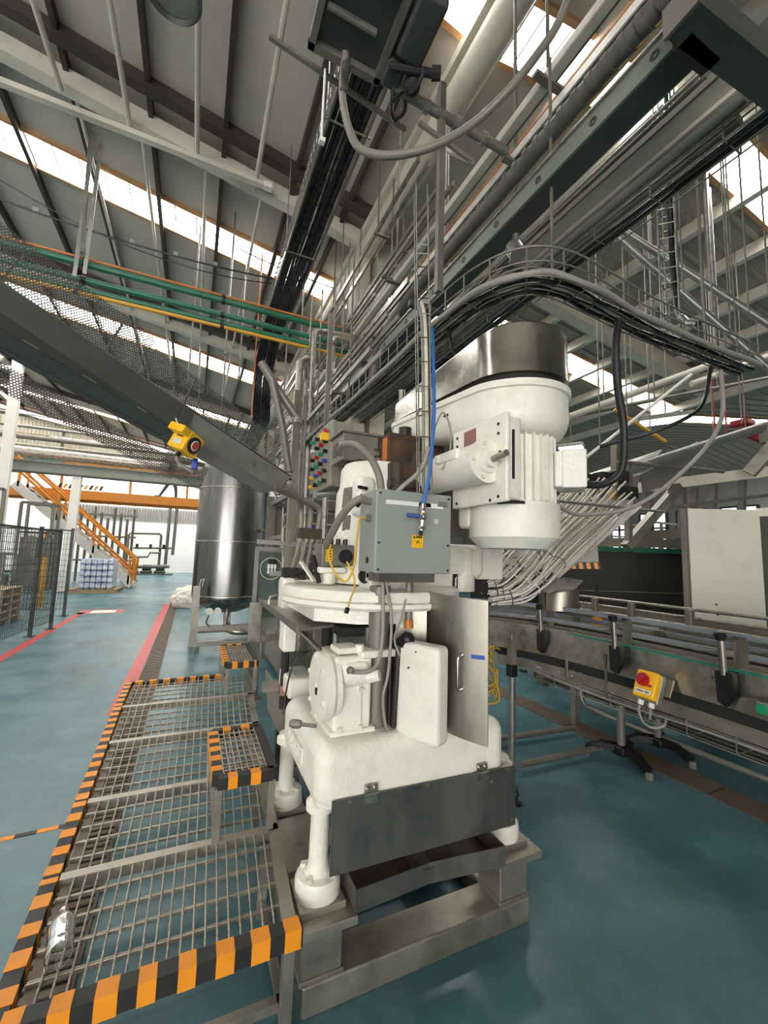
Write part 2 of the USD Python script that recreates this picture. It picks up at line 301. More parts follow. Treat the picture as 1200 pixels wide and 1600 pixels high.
# ---------------- steel stand under the machine
def hexbolt(g, p, d, r=0.011, h=0.012): g.cyl(p, V3(*p)+unit(d)*h, r, n=6); return g
S = thing('machine_stand', 'welded grey steel stand on the teal floor carrying the white machine', 'stand', (0.93, 1.8, 0))
for a, b in (((0.437, 1.5, 0), (1.433, 1.655, 0.1)), ((0.437, 2.12, 0), (1.433, 2.27, 0.1))): part(S, 'beam', G().rbox((V3(*a)+V3(*b))/2, V3(*b)-V3(*a), 0.008), 'dull')
for x in (0.437, 1.283): part(S, 'beam', G().rbox((x+0.075, 1.885, 0.05), (0.15, 0.466, 0.1), 0.008), 'dull')
LEGS = [(0.505, 1.6), (1.352, 1.6), (0.505, 2.19), (1.352, 2.19)]
for i, (x, y) in enumerate(LEGS):
    px = 0.505 if i % 2 == 0 else 1.355; py = 1.585 if i < 2 else 2.19
    part(S, 'post', G().rbox((px, py, 0.18), (0.15, 0.15, 0.17), 0.008), 'dull')
    part(S, 'weld_collar', G().rbox((px, py, 0.105), (0.163, 0.163, 0.02), 0.006), 'galv_d')
    part(S, 'cap_plate', G().rbox((px+(0.006 if i % 2 == 0 else 0.015), py, 0.28), (0.215, 0.235, 0.03), 0.004), 'dull')
    part(S, 'shim_plate', G().rbox((x, y, 0.307), (0.17, 0.17, 0.026), 0.004), 'dull')
g = G().ab((0.60, 1.9, 0.1), (1.27, 2.12, 0.11)); part(S, 'web_plate', g, 'beam_dark')
part(S, 'stud', G().cyl((1.13, 1.86, 0.1), (1.13, 1.86, 0.24), 0.016), 'dull')
part(S, 'stud_plate', G().box((1.13, 1.86, 0.105), (0.2, 0.14, 0.012), rz=0.3), 'rust')
# drip trays lying on the stand
t = thing('drip_tray', 'bent open sheet-steel drip tray hanging under the front flap', 'tray', (0.95, 1.55, 0.3))
pts = [(0.603, 1.455), (0.905, 1.47), (1.232, 1.425)]
for i in range(2):
    (x0, y0), (x1, y1) = pts[i], pts[i+1]; zt = (0.39, 0.392, 0.398)
    part(t, 'front_wall', G().sheet([(x0, y0, zt[i]), (x1, y1, zt[i+1]), (x1, y1, zt[i+1]-0.075), (x0, y0, zt[i]-0.075)], 0.004), 'dark_steel')
part(t, 'floor_plate', G().sheet([(0.603, 1.455, 0.318), (0.905, 1.47, 0.318), (0.905, 1.66, 0.318), (0.603, 1.66, 0.318)], 0.004).sheet([(0.905, 1.47, 0.318), (1.232, 1.425, 0.325), (1.232, 1.66, 0.325), (0.905, 1.66, 0.318)], 0.004), 'rust')
part(t, 'end_wall', G().sheet([(0.603, 1.455, 0.39), (0.603, 1.66, 0.39), (0.603, 1.66, 0.316), (0.603, 1.455, 0.316)], 0.004), 'dark_steel')
part(t, 'end_wall', G().sheet([(1.232, 1.425, 0.398), (1.232, 1.66, 0.398), (1.232, 1.66, 0.323), (1.232, 1.425, 0.323)], 0.004), 'dark_steel')
part(t, 'divider', G().box((0.9, 1.56, 0.35), (0.05, 0.2, 0.05)), 'dark_steel')
t = thing('side_tray', 'flat dull steel tray beside the platform under the machine left side', 'tray', (0.47, 2.1, 0.3))
part(t, 'tray_floor', G().sheet([(0.425, 1.73, 0.31), (0.60, 1.73, 0.31), (0.60, 2.07, 0.31), (0.425, 2.07, 0.31)], 0.005), 'dull')
part(t, 'rim', G().sheet([(0.425, 1.73, 0.312), (0.425, 2.07, 0.312), (0.405, 2.07, 0.345), (0.405, 1.73, 0.345)], 0.004), 'dull')
# ---------------- the white seaming machine
SM = thing('seaming_machine', 'large white-painted can seaming machine on four flanged legs', 'machine', (0.93, 1.8, 0.32))
cast = G().rbox((0.878, 1.80, 0.745), (0.845, 0.62, 0.23), 0.06, seg=24)
for x, y in LEGS:
    cx = 0.515 if x < 0.9 else 1.25; cy = 1.555 if y < 1.9 else 2.04
    cast.lathe([(0.0, 0.86), (0.056, 0.78), (0.056, 0.66), (0.05, 0.645), (0, 0.645)], (cx, cy, 0), n=20)
base = part(SM, 'base_casting', cast, 'white', smooth=40)
pl = G().box((0.453, 1.83, 0.745), (0.006, 0.24, 0.06)); part(base, 'nameplate', pl, 'white_s')
ltr = G()
for k in range(7): ltr.box((0.449, 1.93-0.03*k, 0.745), (0.006, 0.006, 0.036)); ltr.box((0.449, 1.922-0.03*k, 0.745+(0.012 if k % 2 else -0.012)), (0.006, 0.014, 0.006))
ltr.box((0.449, 1.83, 0.713), (0.006, 0.25, 0.005)); ltr.box((0.449, 1.83, 0.777), (0.006, 0.25, 0.005)); part(base, 'raised_lettering', ltr, 'white_s')
for i, (x, y) in enumerate(LEGS):
    lg = G().lathe([(0, 0.32), (0.083, 0.32), (0.083, 0.372), (0.076, 0.384), (0.05, 0.388), (0.04, 0.40), (0.036, 0.43), (0.035, 0.6), (0.055, 0.604), (0.055, 0.628), (0.042, 0.634), (0.042, 0.65), (0, 0.65)], (x, y, 0), n=28)
    l = part(SM, 'leg', lg, 'white', smooth=40)
    b = G()
    for k in range(4): a = math.pi/4+k*math.pi/2; hexbolt(b, (x+0.062*math.cos(a), y+0.062*math.sin(a), 0.383), (0, 0, 1), 0.012, 0.014)
    part(l, 'flange_bolts', b, 'white_s')
# front flap hinged on the casting
fp = part(SM, 'front_flap', G().sheet([(0.509, 1.482, 0.684), (1.337, 1.482, 0.662), (1.333, 1.478, 0.427), (0.509, 1.478, 0.441)], 0.004), 'dark_steel', label='dark sheet-steel flap')
for x, z in ((0.655, 0.682), (1.155, 0.669)):
    hg = G().box((x, 1.476, z+0.018), (0.05, 0.006, 0.03)).box((x, 1.474, z-0.014), (0.05, 0.004, 0.03)).cyl((x-0.028, 1.472, z+0.002), (x+0.028, 1.472, z+0.002), 0.006, n=10)
    for dx in (-0.015, 0.015): hexbolt(hg, (x+dx, 1.474, z+0.022), (0, -1, 0), 0.007, 0.008)
    part(fp, 'hinge', hg, 'steel_h')
g = G()
for x, z in ((0.575, 0.672), (1.21, 0.62), (1.3, 0.652), (1.315, 0.45), (0.9, 0.664)): hexbolt(g, (x, 1.479, z), (0, -1, 0), 0.005, 0.004)
part(fp, 'screws', g, 'steel_h')
# gearbox with round cover on the left
gb = part(SM, 'gearbox', G().rbox((0.612, 1.70, 0.998), (0.16, 0.24, 0.30), 0.018, seg=12).rbox((0.615, 1.71, 0.862), (0.19, 0.28, 0.03), 0.008), 'white', smooth=40)
part(gb, 'top_cover', G().rbox((0.60, 1.66, 1.165), (0.1, 0.11, 0.025), 0.008), 'white')
cov = part(gb, 'front_cover', G().rbox((0.595, 1.577, 0.955), (0.105, 0.012, 0.165), 0.006).rbox((0.615, 1.58, 1.085), (0.13, 0.02, 0.09), 0.03, seg=12), 'white', smooth=40)
b = G()
for x in (0.553, 0.637):
    for z in (0.885, 1.025): hexbolt(b, (x, 1.572, z), (0, -1, 0), 0.010, 0.012)
for a in range(6): hexbolt(b, (0.486, 1.655+0.11*math.cos(a*1.05+.3), 1.03+0.11*math.sin(a*1.05+.3)), (-1, 0, 0), 0.009, 0.010)
dc = part(gb, 'round_cover', G().lathe([(0, 0.045), (0.016, 0.045), (0.018, 0.05), (0.105, 0.05), (0.13, 0.046), (0.13, 0.012), (0.12, 0), (0.12, -0.02)], (0.532, 1.65, 1.03), axis=(-1, 0, 0), n=40), 'white', smooth=35)
part(gb, 'bolts', b, 'white_s')
part(gb, 'shaft_hole', G().disc((0.484, 1.65, 1.01), 0.014, (-1, 0, 0), 0.004), 'soot')
part(gb, 'drain_plug', G().cyl((0.49, 1.66, 0.875), (0.44, 1.70, 0.873), 0.008, n=8).lathe([(0, 0), (0.014, 0), (0.017, 0.01), (0.017, 0.035), (0.012, 0.045), (0, 0.045)], (0.44, 1.70, 0.873), axis=(-1, 0.6, 0), n=10), 'galv_d')
part(gb, 'cable_gland', G().cyl((0.585, 1.568, 1.105), (0.585, 1.55, 1.105), 0.016, n=8).cyl((0.585, 1.552, 1.105), (0.592, 1.535, 1.104), 0.010, n=8), 'steel_h')
part(gb, 'bearing_boss', G().cyl((0.66, 1.56, 1.07), (0.70, 1.53, 1.085), 0.022, n=12).rbox((0.665, 1.575, 1.06), (0.06, 0.03, 0.03), 0.01), 'white')
part(SM, 'oil_tank_guard', G().rbox((0.56, 2.3, 0.86), (0.14, 0.26, 0.10), 0.015), 'white_s')
# steel column behind the gearbox
part(SM, 'column', G().cyl((0.735, 1.63, 0.85), (0.735, 1.63, 1.42), 0.044, n=24), 'galv_d')
part(SM, 'column_clamp', G().rbox((0.715, 1.61, 1.155), (0.16, 0.1, 0.03), 0.008).cyl((0.64, 1.60, 1.165), (0.64, 1.60, 1.19), 0.018, n=8), 'white')
part(SM, 'column_web', G().rbox((0.79, 1.68, 0.99), (0.025, 0.16, 0.28), 0.008), 'rust')
part(SM, 'mount_plate', G().box((0.79, 1.62, 1.02), (0.012, 0.10, 0.34)), 'black')
# white cowl
cw = G().rbox(V3(0.868, 1.49, 1.02), (0.205, 0.085, 0.37), 0.022, rz=math.atan2(-0.9, 0.44), seg=16)
cw = part(SM, 'white_cowl', cw, 'white', smooth=40)
part(cw, 'screw_holes', G().disc((0.795, 1.468, 1.12), 0.004, (-0.9, -0.44, 0), 0.004, 8).disc((0.81, 1.44, 1.185), 0.003, (-0.9, -0.44, 0), 0.004, 8), 'soot')
# curved stainless guard door
DX, DY = 0.125, -0.26
def door(t, off=0.0):
    b = 0.035*math.sin(math.pi*t)+off; return 0.95+DX*t-b*0.9, 1.60+DY*t-b*0.43
P = [door(k/14) for k in range(15)]
zt, zb = (1.40, 1.385), (0.875, 0.835)
g = G(); n = len(P); V = []
for off in (0.0, 0.004):
    for k in range(n):
        x, y = door(k/14, -off)
        for z0, z1 in (zb, zt): V.append((x, y, z0+(z1-z0)*k/14))
F = []
for k in range(n-1):
    a = 2*k; F += [[a, a+1, a+2], [a+1, a+3, a+2]]; a += 2*n; F += [[a, a+2, a+1], [a+1, a+2, a+3]]
for k in range(n-1):
    for e in (0, 1): a, b, c, d = 2*k+e, 2*k+2+e, 2*k+e+2*n, 2*k+2+e+2*n; F += [[a, b, c], [b, d, c]] if e == 0 else [[a, c, b], [b, c, d]]
for k in (0, n-1): a = 2*k; F += [[a, a+2*n, a+1], [a+1, a+2*n, a+1+2*n]]
gd = part(SM, 'guard_door', G().add(V, F), 'steel', smooth=60, label='curved brushed stainless guard door')
part(SM, 'guard_panel', G().sheet([(0.95, 1.60, 1.40), (0.83, 1.66, 1.40), (0.83, 1.66, 0.87), (0.95, 1.60, 0.87)], 0.004), 'steel')
def on_guard(t, z, off=0.0): x, y = door(t, off); return V3(x, y, z)
h0, h1 = on_guard(0.66, 1.165), on_guard(0.66, 1.035)
o = V3(-0.9, -0.43, 0)*0.03
part(gd, 'handle', G().tube([h0, h0+o*0.8, h0+o+V3(0, 0, -0.012), h1+o+V3(0, 0, 0.012), h1+o*0.8, h1], 0.0055, n=8).disc(h0, 0.011, -V3(.9, .43, 0), 0.006).disc(h1, 0.011, -V3(.9, .43, 0), 0.006), 'polish')
g = G(); q = on_guard(0.88, 1.165, 0.004); d = unit(on_guard(0.95, 1.13)-on_guard(0.80, 1.13)); g.box(q, (0.052, 0.002, 0.015), rz=math.atan2(d[1], d[0])); part(gd, 'blue_tape', g, 'blue', label='strip of blue tape')
# ring table
RC = V3(0.86, 2.02, 0)
rt_ = part(SM, 'ring_table', G().lathe([(0, 1.402), (0.43, 1.402), (0.446, 1.395), (0.452, 1.38), (0.452, 1.355), (0.443, 1.351), (0.46, 1.347), (0.462, 1.33), (0.45, 1.318), (0.40, 1.31), (0, 1.31)], RC, n=56), 'white', smooth=35)
part(rt_, 'rim_block', G().rbox((0.452, 2.16, 1.375), (0.07, 0.12, 0.10), 0.02, seg=12), 'white')
part(SM, 'lower_skirt', G().prism([(-0.36, -0.22), (-0.2, -0.36), (0.1, -0.4), (0.3, -0.3), (0.3, 0.3), (-0.36, 0.3)], RC+V3(0, 0, 1.258), (1, 0, 0), (0, 1, 0), 0.055), 'white', smooth=40)
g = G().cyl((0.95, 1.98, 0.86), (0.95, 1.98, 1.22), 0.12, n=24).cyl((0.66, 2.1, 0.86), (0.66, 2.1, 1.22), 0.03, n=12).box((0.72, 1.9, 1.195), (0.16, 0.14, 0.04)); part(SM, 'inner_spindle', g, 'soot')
part(SM, 'lifter_rod', G().cyl((0.655, 1.95, 0.86), (0.655, 1.95, 1.2), 0.016, n=10).cyl((0.77, 1.8, 1.1), (0.77, 1.8, 1.22), 0.026, n=12), 'galv')
# upper turret
tu = part(SM, 'turret_housing', G().lathe([(0, 1.41), (0.225, 1.41), (0.225, 1.60), (0.21, 1.68), (0.205, 1.86), (0.19, 1.9), (0.185, 1.99), (0.165, 2.02), (0, 2.02)], (0.865, 2.02, 0), n=40), 'white', smooth=40)
part(tu, 'shoulder', G().rbox((0.69, 2.0, 1.56), (0.08, 0.18, 0.22), 0.03, seg=12).rbox((0.735, 1.86, 1.83), (0.1, 0.1, 0.2), 0.03, seg=12), 'white', smooth=40)
part(tu, 'nameplate', G().sheet([(0.668, 1.955, 1.88), (0.705, 1.885, 1.885), (0.698, 1.885, 1.79), (0.66, 1.955, 1.78)], 0.003), 'galv_d')
part(tu, 'nameplate', G().sheet([(0.668, 1.95, 1.74), (0.69, 1.905, 1.742), (0.688, 1.905, 1.67), (0.665, 1.95, 1.665)], 0.003), 'galv_d')
part(tu, 'port', G().lathe([(0.034, 0), (0.03, 0.02), (0.024, 0.022), (0.022, 0)], (0.72, 1.76, 1.455), axis=(-.45, -1, 0), n=20).disc((0.72, 1.765, 1.455), 0.024, (-.45, -1, 0), 0.003, 20), 'soot')
part(SM, 'feed_bracket', G().rbox((0.60, 1.93, 1.475), (0.13, 0.12, 0.03), 0.01).cyl((0.60, 1.93, 1.41), (0.60, 1.93, 1.47), 0.032, n=16).rbox((0.66, 1.97, 1.45), (0.09, 0.08, 0.03), 0.01), 'white')
vb = part(SM, 'valve_block', G().rbox((0.62, 1.92, 1.545), (0.16, 0.12, 0.1), 0.006), 'galv_d', label='dusty grey valve block with a yellow warning label')
part(vb, 'warning_label', G().box((0.575, 1.858, 1.545), (0.032, 0.002, 0.06)), 'yellow'); g = G()
for k in range(4): g.box((0.575, 1.856, 1.525+0.013*k), (0.02, 0.002, 0.004))
part(vb, 'label_print', g, 'black'); g = G()
for k in range(4): g.cyl((0.56+0.035*k, 1.9, 1.59), (0.56+0.035*k, 1.9, 1.622), 0.011, n=8)
part(vb, 'connectors', g, 'black'); part(vb, 'coil', G().cyl((0.655, 1.862, 1.54), (0.655, 1.85, 1.54), 0.034, n=16), 'black')
part(SM, 'paddle', G().bar((0.53, 1.93, 1.42), (0.475, 1.98, 1.51), 0.03, 0.008), 'white_s')
part(SM, 'fittings', G().cyl((0.50, 2.05, 1.42), (0.50, 2.05, 1.47), 0.02, n=8).cyl((0.56, 2.1, 1.42), (0.56, 2.1, 1.5), 0.016, n=8).rbox((0.47, 2.15, 1.45), (0.1, 0.05, 0.05), 0.01).cyl((0.44, 2.0, 1.44), (0.52, 2.05, 1.46), 0.012, n=8), 'soot')
part(SM, 'guide_arm', G().bar((0.545, 1.9, 1.415), (0.52, 1.94, 1.54), 0.012, 0.02), 'black')
# arm, boss and plates right of the electrical box
part(SM, 'side_arm', G().rbox((1.12, 1.96, 1.53), (0.72, 0.20, 0.19), 0.05, seg=16).cyl((1.36, 1.93, 1.37), (1.36, 1.93, 1.60), 0.075, n=24), 'white_s', smooth=40)
ap = part(SM, 'arm_plate', G().rbox((1.02, 1.86, 1.445), (0.52, 0.02, 0.14), 0.006), 'white_s')
part(ap, 'slot', G().rbox((1.265, 1.848, 1.42), (0.03, 0.008, 0.09), 0.003), 'soot'); part(ap, 'slot_handle', G().cyl((1.262, 1.838, 1.4), (1.262, 1.838, 1.445), 0.005, n=8).sph((1.268, 1.836, 1.447), 0.006, 1), 'steel_h')
part(SM, 'end_plate', G().rbox((1.53, 1.90, 1.54), (0.17, 0.03, 0.21), 0.005).disc((1.545, 1.885, 1.585), 0.007, (0, -1, 0), 0.003, 8), 'white_s')
part(SM, 'dark_plate', G().rbox((1.27, 1.87, 1.735), (0.14, 0.03, 0.15), 0.005), 'dark_steel')
# column piece seen below the electrical box
part(SM, 'turret_foot', G().rbox((0.83, 1.78, 1.42), (0.22, 0.14, 0.13), 0.012), 'white')
part(SM, 'box_bracket', G().ab((0.675, 1.51, 1.445), (0.93, 1.62, 1.48)).ab((0.72, 1.58, 1.45), (0.88, 1.75, 1.47)), 'dark_steel')
# drive motor with gear arm
mc = V3(1.335, 1.485, 0)
mo = part(SM, 'drive_motor', G().lathe([(0, 1.80), (0.165, 1.80), (0.165, 2.12), (0.15, 2.135), (0.15, 2.17), (0.10, 2.18), (0, 2.18)], mc, n=40), 'white', smooth=35)
fc = part(mo, 'fan_cowl', G().lathe([(0, 1.595), (0.15, 1.598), (0.20, 1.645), (0.2, 1.795), (0.175, 1.80), (0, 1.80)], mc, n=40), 'white', smooth=30)
for a in np.arange(-200, 10, 12): part(mo, 'cooling_fin', G().box(mc+V3(0.173*math.cos(math.radians(a)), 0.173*math.sin(math.radians(a)), 1.95), (0.024, 0.007, 0.29), rz=math.radians(a)), 'white')
tb = part(mo, 'terminal_box', G().rbox(mc+V3(0.155, -0.175, 1.945), (0.13, 0.15, 0.16), 0.01, rz=math.radians(-42), seg=8).rbox(mc+V3(0.165, -0.186, 1.945), (0.10, 0.155, 0.168), 0.008, rz=math.radians(-42)), 'white', smooth=40)
ga = part(SM, 'gear_plate', G().rbox((1.11, 1.45, 1.96), (0.022, 0.375, 0.365), 0.006).rbox((1.15, 1.30, 1.96), (0.07, 0.06, 0.34), 0.012), 'white')
part(ga, 'gear_barrel', G().lathe([(0, -0.03), (0.078, -0.03), (0.085, 0.0), (0.085, 0.42), (0.075, 0.47), (0.06, 0.50), (0, 0.50)], (1.06, 1.37, 1.945), axis=(0, 1, 0), n=36), 'white', smooth=40)
part(ga, 'end_flange', G().lathe([(0, 0.05), (0.03, 0.05), (0.033, 0.03), (0.05, 0.03), (0.055, 0.018), (0.09, 0.018), (0.09, 0), (0, 0)], (1.06, 1.345, 1.945), axis=(0, -1, 0), n=32), 'white', smooth=30)
b = G()
for k in range(5): a = k*1.256+.6; hexbolt(b, (1.06+0.072*math.cos(a), 1.327, 1.945+0.072*math.sin(a)), (0, -1, 0), 0.010, 0.010)
part(ga, 'flange_bolts', b, 'white_s'); part(ga, 'output_shaft', G().cyl((1.06, 1.30, 1.945), (1.06, 1.215, 1.955), 0.013, n=14), 'dull')
part(ga, 'barrel_pad', G().rbox((0.985, 1.5, 1.985), (0.03, 0.16, 0.05), 0.01).cyl((0.985, 1.56, 1.98), (0.955, 1.56, 1.985), 0.018, n=6), 'white')
part(ga, 'motor_nameplate', G().box((1.097, 1.50, 2.085), (0.003, 0.085, 0.075)), 'plate', label='worn red-brown nameplate')
b = G()
for y, z in ((1.31, 2.10), (1.31, 2.06), (1.60, 2.11), (1.60, 2.07), (1.60, 1.80), (1.31, 1.80), (1.36, 1.79), (1.3, 1.98)): b.disc((1.099, y, z), 0.007, (-1, 0, 0), 0.002, 8)
part(ga, 'bolt_holes', b, 'soot'); part(ga, 'gap_strip', G().box((1.137, 1.265, 1.97), (0.01, 0.004, 0.2)).box((1.2, 1.36, 1.787), (0.08, 0.1, 0.012)), 'soot')
part(SM, 'barrel_bracket', G().rbox((1.2, 1.62, 1.75), (0.1, 0.1, 0.12), 0.02), 'white')
# belt housing: a long rounded drum running away from the viewer
A, B = mc+V3(0, 0, 0), V3(1.235, 2.16, 0)
def stadium(ra, rb, n=20):
    d = unit((B-A)[:2]); ang = math.atan2(d[1], d[0]); dist = np.linalg.norm(B-A); e = math.acos((ra-rb)/dist); P = []
    for k in range(n+1): t = ang+e+(2*math.pi-2*e)*k/n; P.append((A[0]+ra*math.cos(t), A[1]+ra*math.sin(t)))
    for k in range(n+1): t = ang-e+2*e*k/n; P.append((B[0]+rb*math.cos(t), B[1]+rb*math.sin(t)))
    return np.array(P)
def loft(secs):
    g = G(); V, F = [], []; n = len(secs[0][0])
    for P, za, zb in secs:
        t = np.clip(((P-A[:2]) @ unit((B-A)[:2]))/np.linalg.norm(B-A), -0.2, 1.2); V.append(np.column_stack([P, za+(zb-za)*t]))
    i = np.arange(n); j = (i+1) % n
    for k in range(len(secs)-1): F += [np.stack([i+k*n, j+k*n, i+(k+1)*n], 1), np.stack([j+k*n, j+(k+1)*n, i+(k+1)*n], 1)]
    c0, c1 = V[0].mean(0), V[-1].mean(0); m = len(secs)*n; F += [np.stack([j, i, np.full(n, m)], 1), np.stack([i+m-n, j+m-n, np.full(n, m+1)], 1)]
    return g.add(np.vstack(V+[[c0], [c1]]), np.vstack(F))
r, r2 = 0.24, 0.19
bh = part(SM, 'belt_housing', loft([(stadium(r-0.075, r2-0.06), 2.105, 2.18), (stadium(r-0.03, r2-0.025), 2.115, 2.19), (stadium(r-0.008, r2-0.008), 2.15, 2.215), (stadium(r, r2), 2.19, 2.25), (stadium(r, r2), 2.28, 2.315), (stadium(r+0.012, r2+0.01), 2.283, 2.318), (stadium(r+0.012, r2+0.01), 2.312, 2.342), (stadium(r, r2), 2.316, 2.346)]), 'white', smooth=40)
part(bh, 'breather_holes', G().disc((1.083, 1.66, 2.24), 0.006, (-1, -.2, 0), 0.006, 8).disc((1.08, 1.68, 2.24), 0.006, (-1, -.2, 0), 0.006, 8).disc((1.093, 1.61, 2.245), 0.007, (-1, -.2, 0), 0.006, 8), 'soot')
cv = part(bh, 'steel_cover', loft([(stadium(r+0.005, r2-0.004), 2.342, 2.352), (stadium(r+0.002, r2-0.006), 2.39, 2.38), (stadium(r-0.002, r2-0.008), 2.54, 2.465), (stadium(r-0.010, r2-0.012), 2.552, 2.475), (stadium(r-0.03, r2-0.03), 2.558, 2.481)]), 'polish', smooth=35, label='polished stainless belt cover')
part(SM, 'gap_seal', loft([(stadium(r-0.02, r2-0.02), 2.31, 2.33), (stadium(r-0.02, r2-0.02), 2.35, 2.36)]), 'soot')
part(SM, 'tie_rod', G().cyl((1.28, 2.0, 2.44), (1.28, 2.0, 2.62), 0.035, n=16), 'steel_h'); part(SM, 'tie_rod', G().cyl((1.14, 2.28, 2.44), (1.14, 2.28, 2.60), 0.02, n=12), 'steel_h')
part(SM, 'driven_pulley', G().cyl((1.15, 1.98, 2.03), (1.15, 1.98, 2.1), 0.16, n=30).cyl((1.15, 1.98, 1.9), (1.15, 1.98, 2.04), 0.04, n=16), 'rust')
part(SM, 'flexible_seal', G().lathe([(0.05, 0), (0.075, 0.01), (0.06, 0.02), (0.075, 0.03), (0.06, 0.04), (0.08, 0.05)], (1.06, 1.86, 1.945), axis=(0, 1, 0), n=20), 'red_steel')
# rusty terminal boxes above the turret
rb = part(SM, 'rusty_box', G().rbox((1.05, 2.02, 2.09), (0.34, 0.24, 0.2), 0.006), 'rust', label='rusty brown steel box')
part(rb, 'orange_plate', G().box((0.878, 1.94, 2.09), (0.006, 0.05, 0.15)), 'copper'); part(rb, 'side_fittings', G().cyl((0.878, 2.04, 2.1), (0.85, 2.04, 2.1), 0.03, n=12).cyl((0.878, 2.0, 2.05), (0.86, 2.0, 2.05), 0.025, n=12), 'steel_h')
part(rb, 'top_clamp', G().cyl((1.0, 1.95, 2.19), (1.0, 1.95, 2.24), 0.035, n=10), 'black')
sb = part(SM, 'terminal_box', G().rbox((0.79, 2.14, 2.12), (0.22, 0.2, 0.15), 0.006), 'galv_d'); part(sb, 'lid', G().rbox((0.79, 2.14, 2.2), (0.25, 0.23, 0.014), 0.004), 'galv_d')
part(sb, 'side_window', G().box((0.678, 2.16, 2.12), (0.004, 0.08, 0.07)), 'black')
part(SM, 'linkage_block', G().rbox((0.95, 1.84, 1.93), (0.2, 0.12, 0.17), 0.02).cyl((0.84, 1.80, 1.9), (1.0, 1.78, 1.9), 0.03, n=12).cyl((0.88, 1.8, 1.84), (0.88, 1.8, 2.0), 0.035, n=12), 'rust'); part(SM, 'turret_cap', G().rbox((0.83, 2.08, 2.0), (0.18, 0.2, 0.1), 0.02), 'soot')
part(SM, 'grease_fitting', G().cyl((0.70, 1.80, 1.83), (0.68, 1.72, 1.80), 0.006, n=8).cyl((0.67, 1.76, 1.86), (0.72, 1.78, 1.86), 0.008, n=8).cyl((0.69, 1.77, 1.8), (0.66, 1.74, 1.77), 0.01, n=8), 'black')
# electrical box
eb = part(SM, 'electrical_box', G().rbox((0.826, 1.595, 1.648), (0.35, 0.17, 0.332), 0.006), 'grey_box', label='grey painted electrical box')
dr = part(eb, 'door', G().rbox((0.826, 1.505, 1.648), (0.352, 0.012, 0.336), 0.005), 'grey_box')
g = G()
for x in (0.665, 0.987):
    for z in (1.495, 1.60, 1.80): hexbolt(g, (x, 1.499, z), (0, -1, 0), 0.005, 0.003)
part(eb, 'screws', g, 'soot')
part(eb, 'warning_sticker', G().box((0.8385, 1.498, 1.612), (0.052, 0.002, 0.052)), 'yellow', label='yellow warning sticker'); g = G()
g.prism([(-.006, 0), (.006, 0), (0, .01)], (0.822, 1.4955, 1.625), (1, 0, 0), (0, 0, 1), 0.001)
for k in range(4): g.box((0.834+0.007*k, 1.4965, 1.63), (0.005, 0.001, 0.009))
for dx, a in ((-.004, .5), (.004, -.5)): g.box((0.84+dx, 1.4965, 1.609), (0.003, 0.001, 0.012), R=np.array([[math.cos(a), 0, math.sin(a)], [0, 1, 0], [-math.sin(a), 0, math.cos(a)]]))
part(eb, 'sticker_print', g, 'black'); part(eb, 'torn_label', G().rbox((0.795, 1.499, 1.766), (0.21, 0.002, 0.018), 0.001).rbox((0.9, 1.499, 1.765), (0.12, 0.002, 0.02), 0.001), 'paper', label='torn white paper strip')
part(eb, 'small_label', G().box((0.927, 1.498, 1.70), (0.021, 0.002, 0.02)), 'cream'); part(eb, 'hinge_plate', G().rbox((0.955, 1.497, 1.775), (0.05, 0.004, 0.022), 0.002), 'galv')
g = G()
for z in (1.77, 1.70): g.cyl((0.651, 1.56, z), (0.63, 1.56, z), 0.016, n=8)
part(eb, 'cable_gland', g, 'galv'); part(eb, 'side_hole', G().disc((0.651, 1.58, 1.53), 0.013, (-1, 0, 0), 0.002), 'soot')
